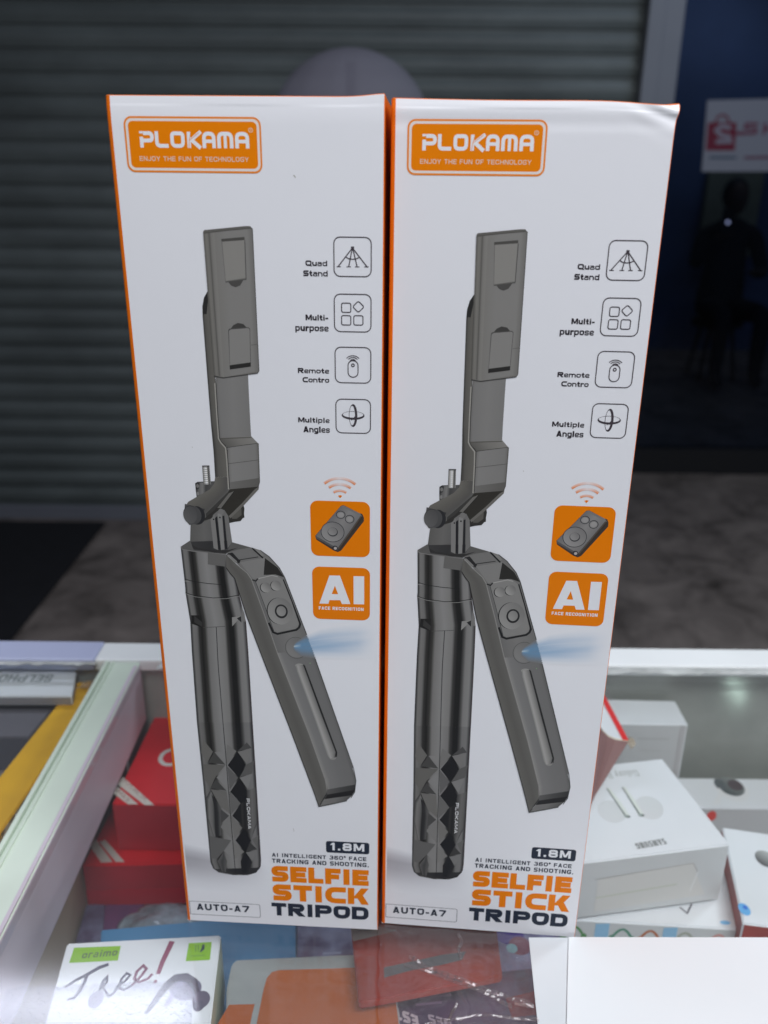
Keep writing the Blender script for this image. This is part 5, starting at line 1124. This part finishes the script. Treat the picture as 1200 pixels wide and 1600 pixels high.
# clamp plate on top of everything above
a = A()
a.poly([(29.15,310.14),(29.40,310.65),(29.74,310.79),(43.34,312.22),(45.23,312.27),(45.99,311.46),(46.07,263.44),(45.53,262.62),(33.00,260.63),(29.79,261.18)], G(104, 6), 20)
a.strip([(29.18,310.03),(29.80,261.25)], [(31.12,310.25),(31.64,261.14)], [(0, G(84, 8)), (.45, G(104, 10)), (.85, G(98, 8)), (1, G(78, 8))], 21)
a.strip([(31.12,310.25),(31.64,261.14)], [(32.98,310.47),(33.24,260.70)], [(0, G(84, 8)), (.4, G(106, 6)), (1, G(110, 6))], 21)
a.strip([(32.98,310.47),(33.08,287.75),(33.24,260.70)], [(45.93,311.66),(46.04,290.04),(46.00,263.39)], [(0, G(106, 6)), (.3, G(110, 2)), (.85, G(110, 2)), (1, G(98, 5))], 21)
a.poly([(29.27,310.34),(29.74,310.79),(43.34,312.22),(45.23,312.25),(45.76,311.64),(31.09,309.84),(29.44,309.63)], G(88, 8), 22)
a.line([(29.36,309.79),(35.16,310.52),(45.76,311.56)], .2, G(74, 8), 23)
a.poly([(35.20,308.00),(43.17,308.77),(43.03,294.90),(35.80,293.84)], G(92, 6), 23); a.poly([(35.47,307.10),(43.05,307.74),(42.86,295.35),(35.93,294.22)], G(114, 6), 24)
a.poly([(35.20,308.00),(43.17,308.77),(43.16,307.79),(35.28,307.20)], G(74, 8), 25); a.line([(43.24,307.66),(43.03,294.90),(35.80,293.84)], .25, G(76, 4), 25)
a.poly([(36.78,293.91),(37.69,292.79),(39.21,292.21),(40.80,292.82),(42.12,294.71)], G(74, 6), 25)
a.poly([(36.54,277.80),(37.71,279.29),(39.33,280.09),(41.28,279.74),(42.46,278.49)], G(66, 6), 24)
a.poly([(35.81,277.37),(36.09,277.92),(36.65,278.11),(43.01,278.67),(43.57,278.13),(43.20,264.81),(35.61,263.62)], G(74, 4), 24)
a.poly([(36.05,277.26),(36.72,277.75),(42.90,278.36),(43.38,277.93),(43.08,266.32),(35.72,265.16)], G(112, 2), 25); a.poly([(35.57,265.02),(43.22,266.28),(43.20,264.81),(35.61,263.62)], G(52, 6), 26)
a.line([(29.75,261.15),(33.00,260.58),(45.53,262.58),(46.07,263.44),(45.99,311.46)], .22, G(72, 6), 23)
a.line([(43.63,272.44),(46.04,272.81)], .18, G(88, 4), 26)
fin(a, 'phone_clamp_picture')
a = A(); a.text('PLOKAMA', (lambda q: (min(q[0][0], q[1][0]), q[1][1], max(q[0][0], q[1][0]), q[0][1]))([(31.89,73.25),(33.22,56.39)]), P(205, 202, 206), .02, 15, rot=-90, spacing=1.05); fin(a, 'stick_lettering')

# lower right lettering
a = A(); a.poly(a.rrect((66.62,44.99,86.08,51.53), 1.1), NV, 1); fin(a, 'length_badge')
a = A(); a.text('1.8M', (68.61,46.44,83.84,50.70), WH, .045, 2, spacing=1.06); fin(a, 'length_lettering')
a = A(); a.text('AI INTELLIGENT 360\u00b0 FACE', (41.92,41.05,84.78,43.22), NV, .03, 1, spacing=1.12); a.text('TRACKING AND SHOOTING.', (41.84,37.54,85.95,39.94), NV, .03, 1, spacing=1.12); fin(a, 'small_lettering')
a = A(); a.text('SELFIE', (41.34,26.49,85.87,35.73), OR, .075, 1); a.text('STICK', (41.44,15.12,85.91,24.86), OR, .075, 1); fin(a, 'title_lettering')
a = A(); a.text('TRIPOD', (40.54,5.81,85.89,13.56), NV, .07, 1); fin(a, 'title_lettering')
a = A(); bb = (1.89,3.93,35.06,11.94); pl = a.rrect(bb, .9)
a.line([p for p in pl[:6]]+[(bb[0], bb[3])]+[(bb[0], bb[1])]+pl[18:], .22, P(60, 62, 76), 1, True)
a.text('AUTO-A7', (5.09,6.78,29.95,10.70), NV, .035, 1, spacing=1.12); fin(a, 'model_lettering')

LA = 'left one of the two tall white tripod cartons, with clean upper corners'
RB = 'right one of the two tall white tripod cartons, its upper right corner crushed'
left = make_carton(LA, -0.09098, 0.30312, -0.05001, False)
right = make_carton(RB, 0.00097, 0.30266, -0.0788, True)
for p in parts: p.parent = left
for p in parts:
    c = p.copy(); COL.objects.link(c); c.parent = right
for own, dots in ((left, [([(60.35,328.29),(60.96,327.52)], .25), ([(54.72,117.36),(54.98,117.05)], .15), ([(19.66,234.31),(19.88,234.06)], .14), ([(52.15,57.81),(52.38,56.02)], .15)]), (right, [([(-8.45,261.39),(-7.59,260.70)], .5), ([(-8.01,263.26),(-7.82,262.79)], .35), ([(50.46,227.51),(50.69,227.26)], .18), ([(0.31,152.21),(0.58,152.22)], .15)])):
    for q, wd in dots:
        a = A(); a.line(q, wd, P(120, 116, 108), 1); a.build('scuff_mark', own)
